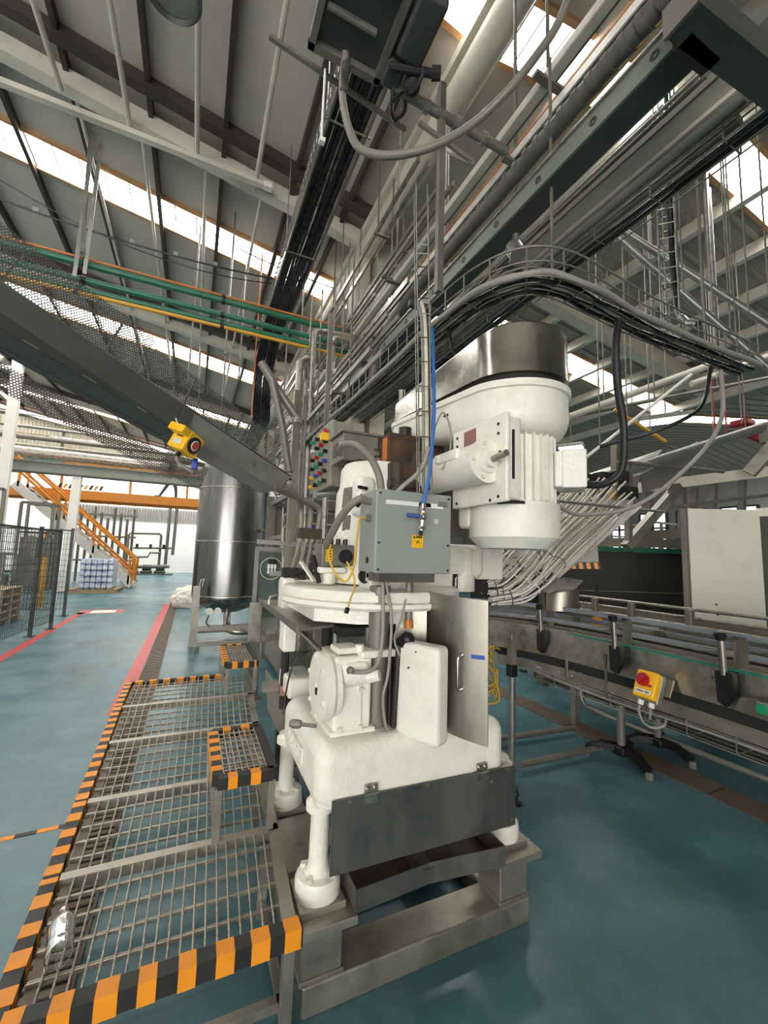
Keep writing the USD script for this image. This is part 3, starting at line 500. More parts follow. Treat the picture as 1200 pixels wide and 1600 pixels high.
# ---------------- grating platform with hazard-striped edge
PF = thing('work_platform', 'low grating work platform with orange and black striped edge beside the machine', 'platform', (0, 2.9, 0))
PY = [1.45, 1.97, 2.48, 3.15, 3.80, 4.45]
def pxl(y): return -0.37-0.065*min((y-1.45)/2.5, 1.0)
def pxr(y): return 0.392+0.19*(y-1.45)/2.75
for i, y in enumerate(PY):
    if 0 < i < 5: part(PF, 'cross_bar', G().bar((pxl(y)+0.03, y, 0.33), (pxr(y), y, 0.33), 0.04, 0.04), 'grat')
for i in range(5):
    y0, y1 = PY[i], PY[i+1]; part(PF, 'right_rail', G().bar((pxr(y0)-0.02, y0, 0.325), (pxr(y1)-0.02, y1, 0.325), 0.045, 0.05), 'dull')
    part(PF, 'inner_rail', G().bar((pxl(y0)+0.055, y0+0.01, 0.318), (pxl(y1)+0.055, y1, 0.318), 0.03, 0.03), 'grat_d')
    g = G(); n = max(int((y1-y0)/0.1), 4)
    for k in range(1, n):
        y = y0+(y1-y0)*k/n; g.bar((pxl(y)+0.04, y, 0.338), (pxr(y)-0.03, y, 0.338), 0.006, 0.010); g.bar((pxl(y)+0.04, y+0.011, 0.336), (pxr(y)-0.03, y+0.011, 0.336), 0.004, 0.008)
    for k in range(1, 20):
        t = k/20; xa, xb = pxl(y0)+0.04+(pxr(y0)-pxl(y0)-0.07)*t, pxl(y1)+0.04+(pxr(y1)-pxl(y1)-0.07)*t
        m = int((y1-y0-0.04)/0.011); q = np.linspace(0, 1, m); ys_ = y0+0.02+(y1-y0-0.04)*q; xs = xa+(xb-xa)*q
        V = []
        for j in range(m):
            a = j*0.62
            for e in range(4): V.append((xs[j]+0.0037*math.cos(a+e*math.pi/2), ys_[j], 0.346+0.0037*math.sin(a+e*math.pi/2)))
        b = np.arange(m-1)*4; F = []
        for e in range(4): u, w = b+e, b+(e+1) % 4; F += [np.stack([u, u+4, w], 1), np.stack([w, u+4, w+4], 1)]
        g.add(V, np.vstack(F))
    part(PF, 'grating_panel', g, 'grat', smooth=False, kind='stuff')
def striped(parent, p, q, w, h, pitch, first=0.0, duty=0.5, out=0.002, base='tape_k'):
    """a black-painted edge bar with an orange band around it every pitch"""
    p, q = V3(*p), V3(*q); d = unit(q-p); L_ = np.linalg.norm(q-p); part(parent, 'edge_bar', G().bar(p, q, w, h), base)
    s = first
    while s < L_-0.01:
        e = min(s+pitch*duty+rnd.uniform(-.006, .006), L_); part(parent, 'hazard_stripe', G().bar(p+d*max(s, 0), p+d*e, w+2*out, h+2*out), 'tape_o'); s += pitch
striped(PF, (-0.385, 1.45, 0.325), (0.41, 1.45, 0.325), 0.05, 0.056, 0.101, 0.03)
for i in range(5): striped(PF, (pxl(PY[i])-0.0, PY[i]+(0.026 if i == 0 else 0), 0.325), (pxl(PY[i+1]), PY[i+1], 0.325), 0.048, 0.054, 0.112, 0.02)
striped(PF, (pxl(4.45), 4.45, 0.325), (0.40, 4.45, 0.325), 0.04, 0.052, 0.112, 0.05)
for x, y in ((0.375, 1.47), (0.375, 1.97), (-0.36, 1.47), (-0.40, 2.48), (-0.42, 3.8), (0.47, 3.15), (0.55, 4.2), (-0.42, 4.4), (0.41, 2.48)):
    part(PF, 'leg', G().bar((x, y, 0), (x, y, 0.3), 0.035, 0.035), 'dull')
part(PF, 'foot_rail', G().bar((-0.36, 1.53, 0.06), (0.375, 1.53, 0.06), 0.03, 0.03), 'dull'); part(PF, 'foot_rail', G().bar((0.375, 1.47, 0.06), (0.375, 1.97, 0.06), 0.03, 0.03), 'dull')
# step stools standing on the platform
def stool(name, label, x0, x1, y0, y1, zt, duty=0.5, zb=0.35):
    t = thing(name, label, 'step stool', ((x0+x1)/2, (y0+y1)/2, zb), group=None)
    h = 0.045; zc = zt-h/2
    striped(t, (x0, y0, zc), (x1, y0, zc), 0.04, h, 0.092, 0.04, 0.46); striped(t, (x0, y0+0.02, zc), (x0, y1-0.02, zc), 0.04, h, 0.095, 0.04, 0.5)
    striped(t, (x0, y1, zc), (x1, y1, zc), 0.04, h, 0.092, 0.05, 0.46); part(t, 'side_bar', G().bar((x1, y0, zc), (x1, y1, zc), 0.04, h), 'tape_k')
    g = G()
    for k in range(1, 9): x = x0+(x1-x0)*k/9; g.bar((x, y0+0.02, zt-0.012), (x, y1-0.02, zt-0.012), 0.005, 0.02)
    n = int((y1-y0)/0.055)
    for k in range(1, n): y = y0+(y1-y0)*k/n; g.bar((x0+0.02, y, zt-0.008), (x1-0.02, y, zt-0.008), 0.008, 0.008)
    part(t, 'grating', g, 'grat')
    for x in (x0+0.005, x1-0.005):
        for y in (y0+0.005, y1-0.005): part(t, 'leg', G().bar((x, y, zb), (x, y, zt-h), 0.03, 0.03), 'dull')
    for x in (x0+0.005, x1-0.005): part(t, 'brace', G().bar((x, y0, zb+0.03), (x, y1, zb+0.03), 0.02, 0.02), 'dull')
    return t
stool('step_stool', 'small striped step stool standing in the middle of the grating platform, the nearer of two', 0.165, 0.395, 1.965, 2.47, 0.6)
stool('step_stool', 'small striped step stool at the far end of the grating platform', 0.335, 0.575, 3.86, 4.6, 0.6)
# bottle lying on the grating
p, q = V3(-0.262, 1.548, 0.386), V3(-0.295, 1.745, 0.382)
t = thing('plastic_bottle', 'clear empty plastic bottle lying on the near left corner of the grating', 'bottle', p)
prof_ = [(0.0, 0.004), (0.02, 0.0), (0.031, 0.006), (0.034, 0.02), (0.032, 0.035), (0.034, 0.05), (0.034, 0.06), (0.0325, 0.066), (0.034, 0.072), (0.0325, 0.078), (0.034, 0.084), (0.034, 0.125), (0.032, 0.14), (0.026, 0.158), (0.017, 0.175), (0.0125, 0.183), (0.0125, 0.186), (0.015, 0.187), (0.015, 0.189), (0.0125, 0.19), (0.0125, 0.20)]
part(t, 'bottle_body', G().lathe(prof_, p, axis=q-p, n=32), 'bottle', smooth=50)
a, b, d = frame(q-p); g = G()
for k in range(10): g.box(p+d*(0.093+0.003*k)+b*0.0347+a*(0.006-0.001*k), (0.012, 0.0015, 0.0012), R=np.stack([a, d, b], 1))
part(t, 'embossed_print', g, 'paper', kind='stuff')
# floor drain beside the aisle: slotted cover pieces
D1 = thing('floor_drain', 'long slotted drain channel in the aisle floor running under the platform', 'drain', (-0.36, 7, 0))
part(D1, 'channel', G().ab((-0.475, 0.9, 0.0005), (-0.27, 13.4, 0.004)), 'drain_k')
y = 1.0
while y < 13.2:
    L_ = 0.5 if y < 8 else 1.0; g = G()
    for k in range(int(L_/0.05)): g.ab((-0.465, y+0.05*k+0.008, 0.004), (-0.28, y+0.05*k+0.034, 0.012))
    g.ab((-0.475, y+0.004, 0.004), (-0.462, y+L_-0.004, 0.012)); g.ab((-0.283, y+0.004, 0.004), (-0.27, y+L_-0.004, 0.012)); part(D1, 'drain_cover', g, 'grat_d', smooth=False, kind='stuff'); y += L_
# hazard stripe on the floor running left from the platform
st = thing('hazard_tape', 'narrow orange and black hazard tape stuck on the floor left of the platform', 'floor tape', (-0.8, 2.9, 0))
a, b = V3(-0.47, 2.98, 0.0015), V3(-1.6, 2.92, 0.0015); d = unit(b-a)
for k in range(12): part(st, 'tape_stripe', G().bar(a+d*0.095*k, a+d*0.095*(k+1), 0.032, 0.003), 'tape_o' if k % 2 else 'tape_k')
D2 = thing('floor_drain', 'flat steel drain cover strip in the floor under the right-hand conveyor', 'drain', (3.4, 2, 0))
for k in range(7): part(D2, 'drain_cover', G().ab((3.29, 0.6+0.6*k, 0.0005), (3.53, 1.19+0.6*k, 0.006)), 'grat_d')
# ---------------- overhead: pipes, conveyors, trays, hangers
def rod(g, pts, r, **k): return g.tube(pts, r, **k)
GP = 'green pipes crossing above the aisle'
for i, (p, r, x1, m, lab) in enumerate((
        ((-0.217,5,4.474), 0.036, 1.65, 'green', 'upper green pipe crossing high above the aisle, with the orange pipe on it'),
        ((-0.204,5,4.299), 0.032, 1.8, 'green', 'middle green pipe crossing high above the aisle'),
        ((-0.193,4.9,4.14), 0.032, 1.8, 'green', 'lowest green pipe crossing above the aisle, next to the yellow pipe'),
        ((-0.186,4.8,4.047), 0.020, 1.75, 'yellow_p', 'thin yellow pipe crossing above the aisle under the green pipes'),
        ((-0.221,5,4.535), 0.013, 1.7, 'copper', 'thin orange pipe lying on the upper green pipe'))):
    p = V3(*p); t = thing('green_pipe' if i < 3 else ('yellow_pipe' if i == 3 else 'orange_pipe'), lab, 'pipe', (0, p[1], p[2]))
    part(t, 'pipe_run', G().cyl((-9, p[1], p[2]), (x1, p[1], p[2]), r, n=16), m, smooth=60)
    if i < 3: part(t, 'elbow', G().tube([(x1, p[1], p[2]), (x1+0.06, p[1], p[2]), (x1+0.09, p[1]+0.04, p[2]), (x1+0.09, p[1]+0.5, p[2])], r, n=12), m)
    part(t, 'clip', G().cyl((0.1, p[1], p[2]), (0.14, p[1], p[2]), r*1.25, n=12), 'black'); part(t, 'clip', G().cyl((-1.25, p[1], p[2]), (-1.21, p[1], p[2]), r*1.25, n=12), 'black')
t = thing('pipe_hanger', 'crossed flat-bar hanger holding the green pipes at the left', 'bracket', (-1.2, 5, 4.4))
for a, b in (((-1.27,4.85,4.23), (-1.358,5.3,6.235)), ((-1.19,4.85,4.283), (-1.258,5.2,6.048)), ((-1.23,4.85,4.499), (-1.442,5.5,6.421))): part(t, 'strut', G().bar(a, b, 0.035, 0.012), 'galv')
# light conduits under the roof and cream batten
for i, (a, b) in enumerate(((-1.65, 'first from the left'), (-1.0, 'second from the left'), (-0.29, 'third from the left'), (0.39, 'nearest the cable ladder'))):
    g = G().cyl((a, 0.5, 6.1+0.03*i), (a, 5.15, 6.25-0.16*a-0.05), 0.028, n=10); g.cyl((a+0.1, 5.3, roofz(a)-0.25), (a+0.12, 15, roofz(a)-0.25), 0.022, n=8)
    solo('roof_conduit', g, 'cream', f'pale conduit running under the grey roof above the cream rafter, {b}', 'conduit')
t = thing('ceiling_batten', 'long cream tube below the first rafter with a bright end cap', 'tube', (-2, 5, 6.1)); a, b = V3(*(-2.255,4.952,6.1)), V3(*(0.48,4.971,6.1))
part(t, 'tube', G().bar(a, b, 0.07, 0.06), 'cream'); part(t, 'end_cap', G().bar(b, b+unit(b-a)*0.1, 0.08, 0.07), 'paper')
for i, (p, q, s) in enumerate((((-2.359,5.6,5.331), (0.953,5.6,5.357), 0.10), ((-2.472,5.8,5.753), (0.99,5.8,5.444), 0.3), ((0.297,5.7,5.68), (1.637,5.7,5.536), 0.02))):
    p, q = V3(*p), V3(*q); P = [p+(q-p)*k/14-V3(0, 0, s*4*(k/14)*(1-k/14)) for k in range(15)]
    t = thing('catenary_cable', ['thin dark cable with small clips strung across the left roof', 'thinnest dark cable strung across the left roof, the upper one', 'short dark cable strung under the second roof light'][i], 'cable', p)
    part(t, 'cable', G().tube(P, 0.010 if i == 0 else 0.006, n=6), 'black_c')
    if i == 0:
        for k in range(2, 13, 2): part(t, 'clip', G().box(P[k]+V3(0, 0, 0.03), (0.05, 0.02, 0.05)), 'galv')
# vertical hanger rods
for i, (px, a) in enumerate((((0.218,6,5.08), 5.9), ((1.058,6,4.421), 6.2), ((-0.237,6.5,4.731), 6.3), ((0.488,7,5.171), 6.2), ((1.308,6.2,4.776), 6.1), ((2.059,4.2,6.017), 6.2), ((2.226,4.2,5.827), 6.25), ((0.676,6.5,4.393), 6.1), ((0.242,6.5,4.448), 6.1))):
    x, y, z = px; t = thing('hanger_rod', ['left threaded hanger rod dropping past the green pipes', 'threaded hanger rod beside the cable ladder end', 'thin hanger rod above the perforated guard', 'hanger rod behind the yellow pipe', 'hanger rod left of the concrete column', 'left of two thin hanger rods in front of the concrete column', 'right of two thin hanger rods in front of the concrete column', 'orange-tinted rod end left of the cable bends', 'thin pale hanger rod below the second roof light'][i], 'rod', (x, y, z-0.8))
    part(t, 'rod', G().cyl((x, y, z-0.8), (x, y, roofz(x)-0.03), 0.012, n=6), 'copper' if i == 7 else 'galv'); part(t, 'nut', G().cyl((x, y, z-0.8), (x, y, z-0.76), 0.024, n=6), 'galv')
# black cable ladder
CL = thing('cable_ladder', 'steel ladder tray packed with black cables running along the roof', 'cable ladder', (0.85, 3, 5))
for k in range(12):
    x = 0.76+0.024*k+rnd.uniform(-.006, .006); r = rnd.uniform(0.013, 0.019); P = [(x+0.01*math.sin(j*1.3+k), -0.5+0.8*j, 5.02+rnd.uniform(-.015, .015)) for j in range(8)]
    P += [(x, 6.0, 5.0), (x-0.02, 6.5, 4.85), (x-0.04, 6.8, 4.5), (x-0.04, 6.95, 4.1), (x+0.03, 7.3, 3.85), (x+0.05, 8.2, 3.8), (x+0.08, 11, 3.8)]; part(CL, 'cable', G().tube(P, r, n=6, smooth=2), 'black_c', smooth=60)
for x in (0.735, 1.055): part(CL, 'side_rail', G().ab((x-0.008, -0.5, 4.96), (x+0.008, 6.3, 5.05)), 'galv_d')
for k in range(16): part(CL, 'rung', G().ab((0.735, -0.4+0.42*k, 5.045), (1.055, -0.37+0.42*k, 5.06)), 'galv_d')
g = G()
for k in range(70): g.cyl((0.70, -0.4+0.095*k, 4.95), (0.70, -0.4+0.095*k, 5.05), 0.004, n=4)
for z in (4.95, 5.0, 5.05): g.cyl((0.70, -0.5, z), (0.70, 6.3, z), 0.004, n=4)
part(CL, 'wires', g, 'galv')
for y in (1.2, 2.9, 4.5): part(CL, 'hanger', G().cyl((0.72, y, 5.0), (0.72, y, 6.3), 0.007, n=6).cyl((0.69, y, 4.975), (1.1, y, 4.975), 0.008), 'galv', kind='stuff')
# unit heater like dark box hanging at the top of the picture
HB = thing('hanging_unit', 'dark grey framed box unit hanging under the cable ladder at the top', 'unit', (0.5, 1.3, 4.0))
part(HB, 'casing', G().ab((0.345, 0.7, 4.04), (0.70, 1.80, 4.45)), 'beam_dark')
for y in (1.0, 1.38, 1.77): part(HB, 'frame_bar', G().ab((0.335, y, 4.0), (0.71, y+0.035, 4.045)), 'galv_d')
for x in (0.335, 0.68): part(HB, 'frame_bar', G().ab((x, 0.7, 4.0), (x+0.03, 1.80, 4.045)), 'galv_d')
part(HB, 'curved_panel', G().lathe([(0.13, 0.72), (0.13, 1.36)], (0.51, 0, 4.12), axis=(0, 1, 0), n=10, a0=0.5, a1=2.8), 'grey_beam')
part(HB, 'tube_bar', G().cyl((0.38, 1.62, 4.03), (0.62, 1.62, 4.03), 0.016, n=10), 'galv'); part(HB, 'end_motor', G().rbox((0.8, 1.5, 4.08), (0.14, 0.28, 0.2), 0.02).rbox((0.76, 1.72, 4.05), (0.1, 0.12, 0.14), 0.015), 'beam_dark')
part(HB, 'valve', G().cyl((0.72, 1.68, 3.98), (0.93, 1.62, 3.99), 0.02, n=10).sph((0.86, 1.7, 3.97), 0.045, 1).cyl((0.93, 1.62, 3.99), (0.97, 1.6, 3.99), 0.03, n=8).lathe([(0.05, -.01), (0.06, 0), (0.05, .01)], (0.86, 1.66, 3.96), axis=(1, .3, 0), n=14), 'soot')
part(HB, 'cable_loop', G().tube([(0.78, 1.75, 4.0), (0.8, 1.82, 3.93), (0.84, 1.85, 3.92), (0.88, 1.82, 3.97), (0.84, 1.76, 3.99), (0.79, 1.8, 3.95)], 0.012, n=6, smooth=4), 'black_c')
t = thing('strut_channel', 'slotted strut channel with a white edge hanging below the dark box unit', 'strut', (0.166,1.952,4.15)); part(t, 'channel', G().bar((0.168,1.948,4.15), (0.946,1.935,4), 0.02, 0.02), 'galv_d'); part(t, 'edge', G().bar(V3(*(0.17,1.958,4.15)), V3(*(0.953,1.948,4)), 0.006, 0.012), 'paper')
a = V3(*(0.447,1.886,4.05)); part(t, 'drop_rod', G().cyl(a, V3(*(0.395,1.672,3.4)), 0.006, n=6), 'paper'); part(t, 'rod_clip', G().box((0.398,1.671,3.4), (0.025, 0.025, 0.02)), 'paper')
# hanging flexible conduit looping across the top
t = thing('flexible_conduit', 'thick grey flexible conduit looping down from the dark box unit', 'conduit', (0.518,1.754,4))
P = [(0.513,1.743,4.02), (0.52,1.803,3.95), (0.524,1.796,3.8), (0.546,1.75,3.62), (0.594,1.716,3.5), (0.696,1.653,3.45), (0.824,1.568,3.45), (0.951,1.492,3.5), (1.079,1.419,3.6), (1.175,1.311,3.7), (1.271,1.251,3.85), (1.351,1.211,4), (1.421,1.186,4.2)]
part(t, 'hose', G().tube(P, 0.019, n=10, smooth=4), 'conduit', smooth=60); part(t, 'end_ferrule', G().cyl((0.524,1.763,4.08), (0.52,1.779,3.85), 0.021, n=10), 'steel_h')
# clamped galvanised pipe with drop post
t = thing('clamped_pipe', 'galvanised pipe with clamps and a drop post crossing under the valley gutter', 'pipe', (0.882,1.768,4))
a, b = V3(*(0.776,1.769,4)), V3(*(1.557,1.782,4)); part(t, 'pipe', G().cyl(a, b, 0.026, n=12), 'galv_d', smooth=60)
for k in (0.25, 0.5, 0.75): part(t, 'clamp', G().cyl(a+(b-a)*k, a+(b-a)*(k+0.04), 0.036, n=10), 'galv')
p = V3(*(1.091,1.781,4)); part(t, 'drop_post', G().bar(p+V3(0, 0, 0.2), p-V3(0, 0, 1.05), 0.035, 0.035), 'galv_d'); part(t, 'brace', G().bar((0.976,1.829,3.95), (1.233,1.686,3.7), 0.02, 0.02), 'galv_d'); part(t, 'brace', G().bar((1.156,1.812,3.85), (1.233,1.686,3.7), 0.02, 0.02), 'cream')
# runs along the hall, right of the column: (name, label, cat, point, y0, y1, section, material)
def run(name, label, cat, p, y0, y1, secs, hang=()):
    x, _, z = p; t = thing(name, label, cat, (x, (y0+y1)/2, z))
    for pn, kind, dx, dz, w, h, m in secs:
        if kind == 'r': part(t, pn, G().cyl((x+dx, y0, z+dz), (x+dx, y1, z+dz), w, n=16), m, smooth=60)
        else: part(t, pn, G().rbox((x+dx, (y0+y1)/2, z+dz), (w, y1-y0, h), min(w, h)*0.12), m)
    for y in hang: part(t, 'hanger', G().cyl((x, y, z), (x, y, min(roofz(x)-0.1, z+2.4)), 0.010, n=6), 'galv_d'); part(t, 'hanger_bracket', G().ab((x-0.1, y-0.02, z-0.035), (x+0.1, y+0.02, z-0.015)), 'galv_d')
    return t
run('cable_trunking', 'pale square trunking running along the hall left of the brown ribbed duct', 'trunking', (1.601,1.753,4.2), 0.2, 9, [('body', 'b', 0, 0, 0.06, 0.06, 'cream'), ('lid', 'b', 0.035, 0.02, 0.02, 0.08, 'galv_d')], (1.5, 3.4, 5.5))
run('guide_track', 'dark double track with thin bright edges running along the hall', 'track', (1.642,1.396,4), 0.2, 9, [('track', 'b', 0, 0.02, 0.06, 0.04, 'galv_d'), ('edge', 'b', -0.035, 0, 0.010, 0.05, 'pale'), ('edge', 'b', 0.035, 0, 0.010, 0.05, 'pale')], (1.8, 4))
p = V3(*(1.43,1.474,3.6)); x = p[0]; t = thing('ribbed_duct', 'thick brown-grey ribbed cable hose curving down beside the grey conveyor beam', 'duct', p)
part(t, 'hose', G().tube([(x, 0.2, 3.62), (x, 1.0, 3.61), (x, 1.6, 3.6), (x-0.005, 2.2, 3.6), (x-0.02, 2.7, 3.58), (x-0.04, 3.1, 3.48), (x-0.05, 3.3, 3.3), (x-0.05, 3.4, 3.05)], 0.042, n=14, smooth=5), 'rib', smooth=60)
for k in range(26): y = 0.7+0.075*k; part(t, 'rib', G().cyl((x, y, 3.61), (x, y+0.03, 3.61), 0.046, n=14), 'rib', smooth=60)
run('ochre_duct', 'ochre brown rectangular duct running along the hall above the grey conveyor beam', 'duct', (1.894,1.468,4.3), 0.2, 12, [('duct', 'b', 0, 0, 0.14, 0.10, 'yellow_p'), ('flange', 'b', 0, 0.06, 0.17, 0.02, 'copper')], (3, 6))
T6 = run('conveyor_beam', 'long grey-green overhead conveyor beam with round cut-outs running above the machine', 'conveyor', (1.435,1.355,3.32), 0.62, 4.6, [('bottom_cover', 'b', 0, 0, 0.115, 0.03, 'beam_dark'), ('side_plate', 'b', -0.06, 0.03, 0.012, 0.085, 'grey_beam'), ('side_plate', 'b', 0.06, 0.03, 0.012, 0.085, 'grey_beam'), ('wear_strip', 'b', -0.07, 0.078, 0.02, 0.012, 'steel_h'), ('wear_strip', 'b', 0.07, 0.078, 0.02, 0.012, 'steel_h')], ())
x6, _, z6 = (1.435,1.355,3.32)
for y in (0.8, 1.05, 1.35, 1.65, 1.95, 2.3, 2.7, 3.1, 3.6): part(T6, 'cut_out', G().lathe([(0.009, 0), (0.017, 0), (0.017, 0.004), (0.009, 0.004)], (x6-0.066, y, z6+0.03), axis=(-1, 0, 0), n=16), 'beam_dark')
part(T6, 'end_cap', G().ab((x6-0.07, 4.58, z6-0.02), (x6+0.07, 4.62, z6+0.09)), 'beam_dark'); g = G().cyl((x6+0.04, 1.62, z6-0.13), (x6+0.04, 1.62, z6), 0.02, n=10).cyl((x6+0.04, 1.6, z6-0.14), (x6+0.04, 1.64, z6-0.07), 0.045, n=12); part(T6, 'sensor', g, 'galv')
for y in (2.4, 3.4): part(T6, 'cross_bracket', G().bar((x6-0.2, y, z6-0.03), (x6+0.2, y, z6-0.03), 0.04, 0.04), 'beam_dark')
run('pale_channel', 'wide pale steel channel running along the hall right of the grey conveyor beam', 'channel', (1.818,1.375,3.5), 0.72, 6.5, [('web', 'b', 0, 0, 0.10, 0.03, 'cream'), ('lip', 'b', 0.055, -0.01, 0.015, 0.05, 'cream'), ('lip', 'b', -0.055, 0.0, 0.012, 0.04, 'galv_d')], (2, 4))
run('steel_pipe', 'round stainless pipe running along the hall beside the pale channel', 'pipe', (1.857,1.238,3.4), 0.75, 6.5, [('pipe', 'r', 0, 0, 0.03, 0, 'galv')], ())
run('steel_pipe', 'second round pipe running along the hall beside the wire cable tray', 'pipe', (1.921,1.183,3.38), 0.8, 6.5, [('pipe', 'r', 0, 0, 0.024, 0, 'galv')], (3,))
run('rail_pair', 'thin pair of steel rails running between conveyor beam and pale channel', 'rail', (1.66,1.395,3.45), 0.8, 6.5, [('rail', 'r', 0, 0, 0.009, 0, 'steel_h'), ('rail', 'r', 0.03, 0, 0.009, 0, 'galv_d')], ())
t = thing('cross_tube', 'heavy dark square tube crossing above the overhead conveyors at the top right', 'beam', (1.467,0.64,3.3)); a, b = V3(*(1.298,0.669,3.32)), V3(*(1.936,0.641,3.32)); part(t, 'tube', G().bar(a, b, 0.10, 0.10), 'beam_dark'); part(t, 'end_plate', G().bar(a-unit(b-a)*0.012, a, 0.11, 0.11), 'galv_d')
part(t, 'flange', G().bar((1.355,0.704,3.3), (1.518,0.704,3.3), 0.06, 0.06), 'soot')
# straight wire cable tray beside it, and the curved one over the machine
def wire_tray(name, label, P, w, h, cables, m='galv_d', hoop=0.14, tilt=0.0):
    P = np.asarray(P, float); t = thing(name, label, 'cable tray', P[0]); T = np.gradient(P, axis=0); T /= np.linalg.norm(T, axis=1, keepdims=True)
    S = np.cross(T, [0, 0, 1.0]); S /= np.linalg.norm(S, axis=1, keepdims=True); U = np.cross(S, T)
    for s in (-1, 1): part(t, 'top_wire', G().tube(P+S*s*w/2+U*h, 0.005, n=6), m); part(t, 'side_wire', G().tube(P+S*s*w/2+U*h*0.5, 0.004, n=6), m)
    g = G()
    for s in (-0.5, -0.17, 0.17, 0.5): g.tube(P+S*s*w, 0.004, n=6)
    d = np.concatenate([[0], np.cumsum(np.linalg.norm(np.diff(P, axis=0), axis=1))])
    for q in np.arange(0.03, d[-1], hoop):
        at = [np.array([np.interp(q, d, A[:, k]) for k in range(3)]) for A in (P, S, U)]; c, s_, u = at
        g.tube([c+s_*w/2+u*h, c+s_*w/2, c-s_*w/2, c-s_*w/2+u*h], 0.004, n=5)
    part(t, 'wires', g, m)
    for dx, dz, r, cm in cables: part(t, 'cable', G().tube(P+S*dx+U*(dz+r)+np.array([[0, 0, 0.006*math.sin(k*0.9+dx*90)] for k in range(len(P))]), r, n=8), cm, smooth=60)
    return t

x9 = V3(*(1.916,1.092,3.3))
wire_tray('wire_cable_tray', 'straight wire cable tray full of black cables running along the hall at the right', [(x9[0], y, 3.28) for y in np.arange(0.5, 5.2, 0.3)], 0.13, 0.07, [(-0.03+0.024*k, 0.0, 0.011, 'black_c') for k in range(3)], 'galv_d', 0.3)
P = [(1.06, 5.6, 2.74), (1.08, 4.6, 2.75), (1.10, 3.6, 2.75), (1.12, 2.8, 2.75), (1.12, 2.2, 2.75), (1.12, 1.8, 2.75), (1.15, 1.5, 2.75), (1.24, 1.32, 2.75), (1.40, 1.26, 2.75), (1.65, 1.27, 2.75), (2.0, 1.30, 2.75), (2.5, 1.31, 2.75), (3.05, 1.31, 2.75)]
CT = wire_tray('wire_cable_tray', 'curved wire cable tray sweeping over the machine belt cover with grey and black cables', spline(P, 5), 0.13, 0.135, [(-0.05, 0, 0.011, 'black_c'), (-0.025, 0, 0.010, 'black_c'), (0.0, 0, 0.012, 'grey_cable'), (0.022, 0, 0.010, 'black_c'), (0.06, 0.0, 0.015, 'grey_cable'), (0.04, 0.022, 0.010, 'grey_cable'), (-0.01, 0.024, 0.009, 'galv')], 'galv_d', 0.13)
for (x, y, z) in ((1.42, 1.32, 4.0), (1.10, 3.2, 4.2), (2.6, 1.31, 4.3)): part(CT, 'support_rod', G().cyl((x, y, 2.74), (x, y, z), 0.008, n=6), 'galv_d')
# black hoses dropping from the curved tray
solo('black_hose', G().tube([(1.83, 1.29, 2.74), (1.80, 1.29, 2.6), (1.82, 1.30, 2.4), (1.87, 1.31, 2.2), (1.87, 1.33, 2.0), (1.80, 1.38, 1.93), (1.66, 1.42, 1.93), (1.52, 1.42, 1.96)], 0.018, n=10, smooth=5), 'rubber', 'thick black ribbed hose looping from the curved tray to the motor terminal box', 'hose', smooth=60)
solo('black_cable', G().tube([(2.72, 1.35, 2.72), (2.65, 1.36, 2.5), (2.5, 1.38, 2.38), (2.35, 1.5, 2.3), (2.2, 1.7, 2.25)], 0.011, n=8, smooth=5), 'black_c', 'black cable sagging from the right end of the curved tray', 'cable', smooth=60)
solo('grey_hose', G().tube([(2.76, 1.32, 2.7), (2.74, 1.32, 2.4), (2.6, 1.4, 2.15), (2.4, 1.6, 1.9), (2.2, 1.8, 1.84), (2.05, 1.85, 1.87), (1.95, 1.86, 1.98)], 0.012, n=8, smooth=5), 'grey_cable', 'pale grey hose hanging in a wide loop right of the motor', 'hose', smooth=60)
solo('black_cable', G().tube([(1.14, 1.75, 2.75), (1.13, 1.72, 2.66), (1.15, 1.70, 2.58), (1.22, 1.66, 2.54), (1.28, 1.66, 2.52)], 0.010, n=8, smooth=4), 'black_c', 'short black cable from the curved tray onto the polished cover', 'cable', smooth=60)
# vertical wire cage with the blue hose
CG = thing('wire_drop', 'vertical wire basket dropping cables from the tray to the grey electrical box', 'cable basket', (0.89, 1.55, 1.82))
W4 = [(0.855, 1.52), (0.905, 1.50), (0.935, 1.55), (0.875, 1.575)]
for x, y in W4: part(CG, 'upright_wire', G().cyl((x, y, 1.82), (x-0.02, y+0.06, 3.3), 0.0035, n=6), 'galv')
for k in range(10):
    z = 1.95+0.115*k; dd = (z-1.82)/1.48; Q = [V3(x-0.02*dd, y+0.06*dd, z) for x, y in W4]
    part(CG, 'ring', G().tube([Q[0], Q[1], Q[2], Q[3], Q[0]], 0.0025, n=5), 'rust' if k % 3 else 'galv')
for k, (dx, dy, m, r) in enumerate(((0.0, 0.0, 'cream', 0.009), (0.015, 0.012, 'rust', 0.008), (-0.01, 0.014, 'grey_cable', 0.007))): part(CG, 'cable', G().tube([(0.905+dx, 1.545+dy, 1.84), (0.90+dx, 1.55+dy, 2.2), (0.895+dx, 1.57+dy, 2.6), (0.90+dx, 1.62+dy, 2.75)], r, n=8, smooth=4), m)
part(CG, 'loop_wire', G().tube([(0.92, 1.52, 2.1), (0.95, 1.5, 2.18), (0.99, 1.5, 2.12), (0.99, 1.5, 2.0), (0.965, 1.52, 1.93)], 0.004, n=6, smooth=5), 'grey_cable')
BH = thing('air_hose', 'bright blue air hose with a ball valve hanging in front of the grey electrical box', 'hose', (0.86, 1.47, 1.7))
part(BH, 'hose', G().tube([(0.948, 1.60, 2.62), (0.94, 1.57, 2.45), (0.925, 1.53, 2.2), (0.90, 1.50, 2.02), (0.872, 1.475, 1.88), (0.845, 1.468, 1.765)], 0.0085, n=10, smooth=5), 'hose_blue', smooth=60)
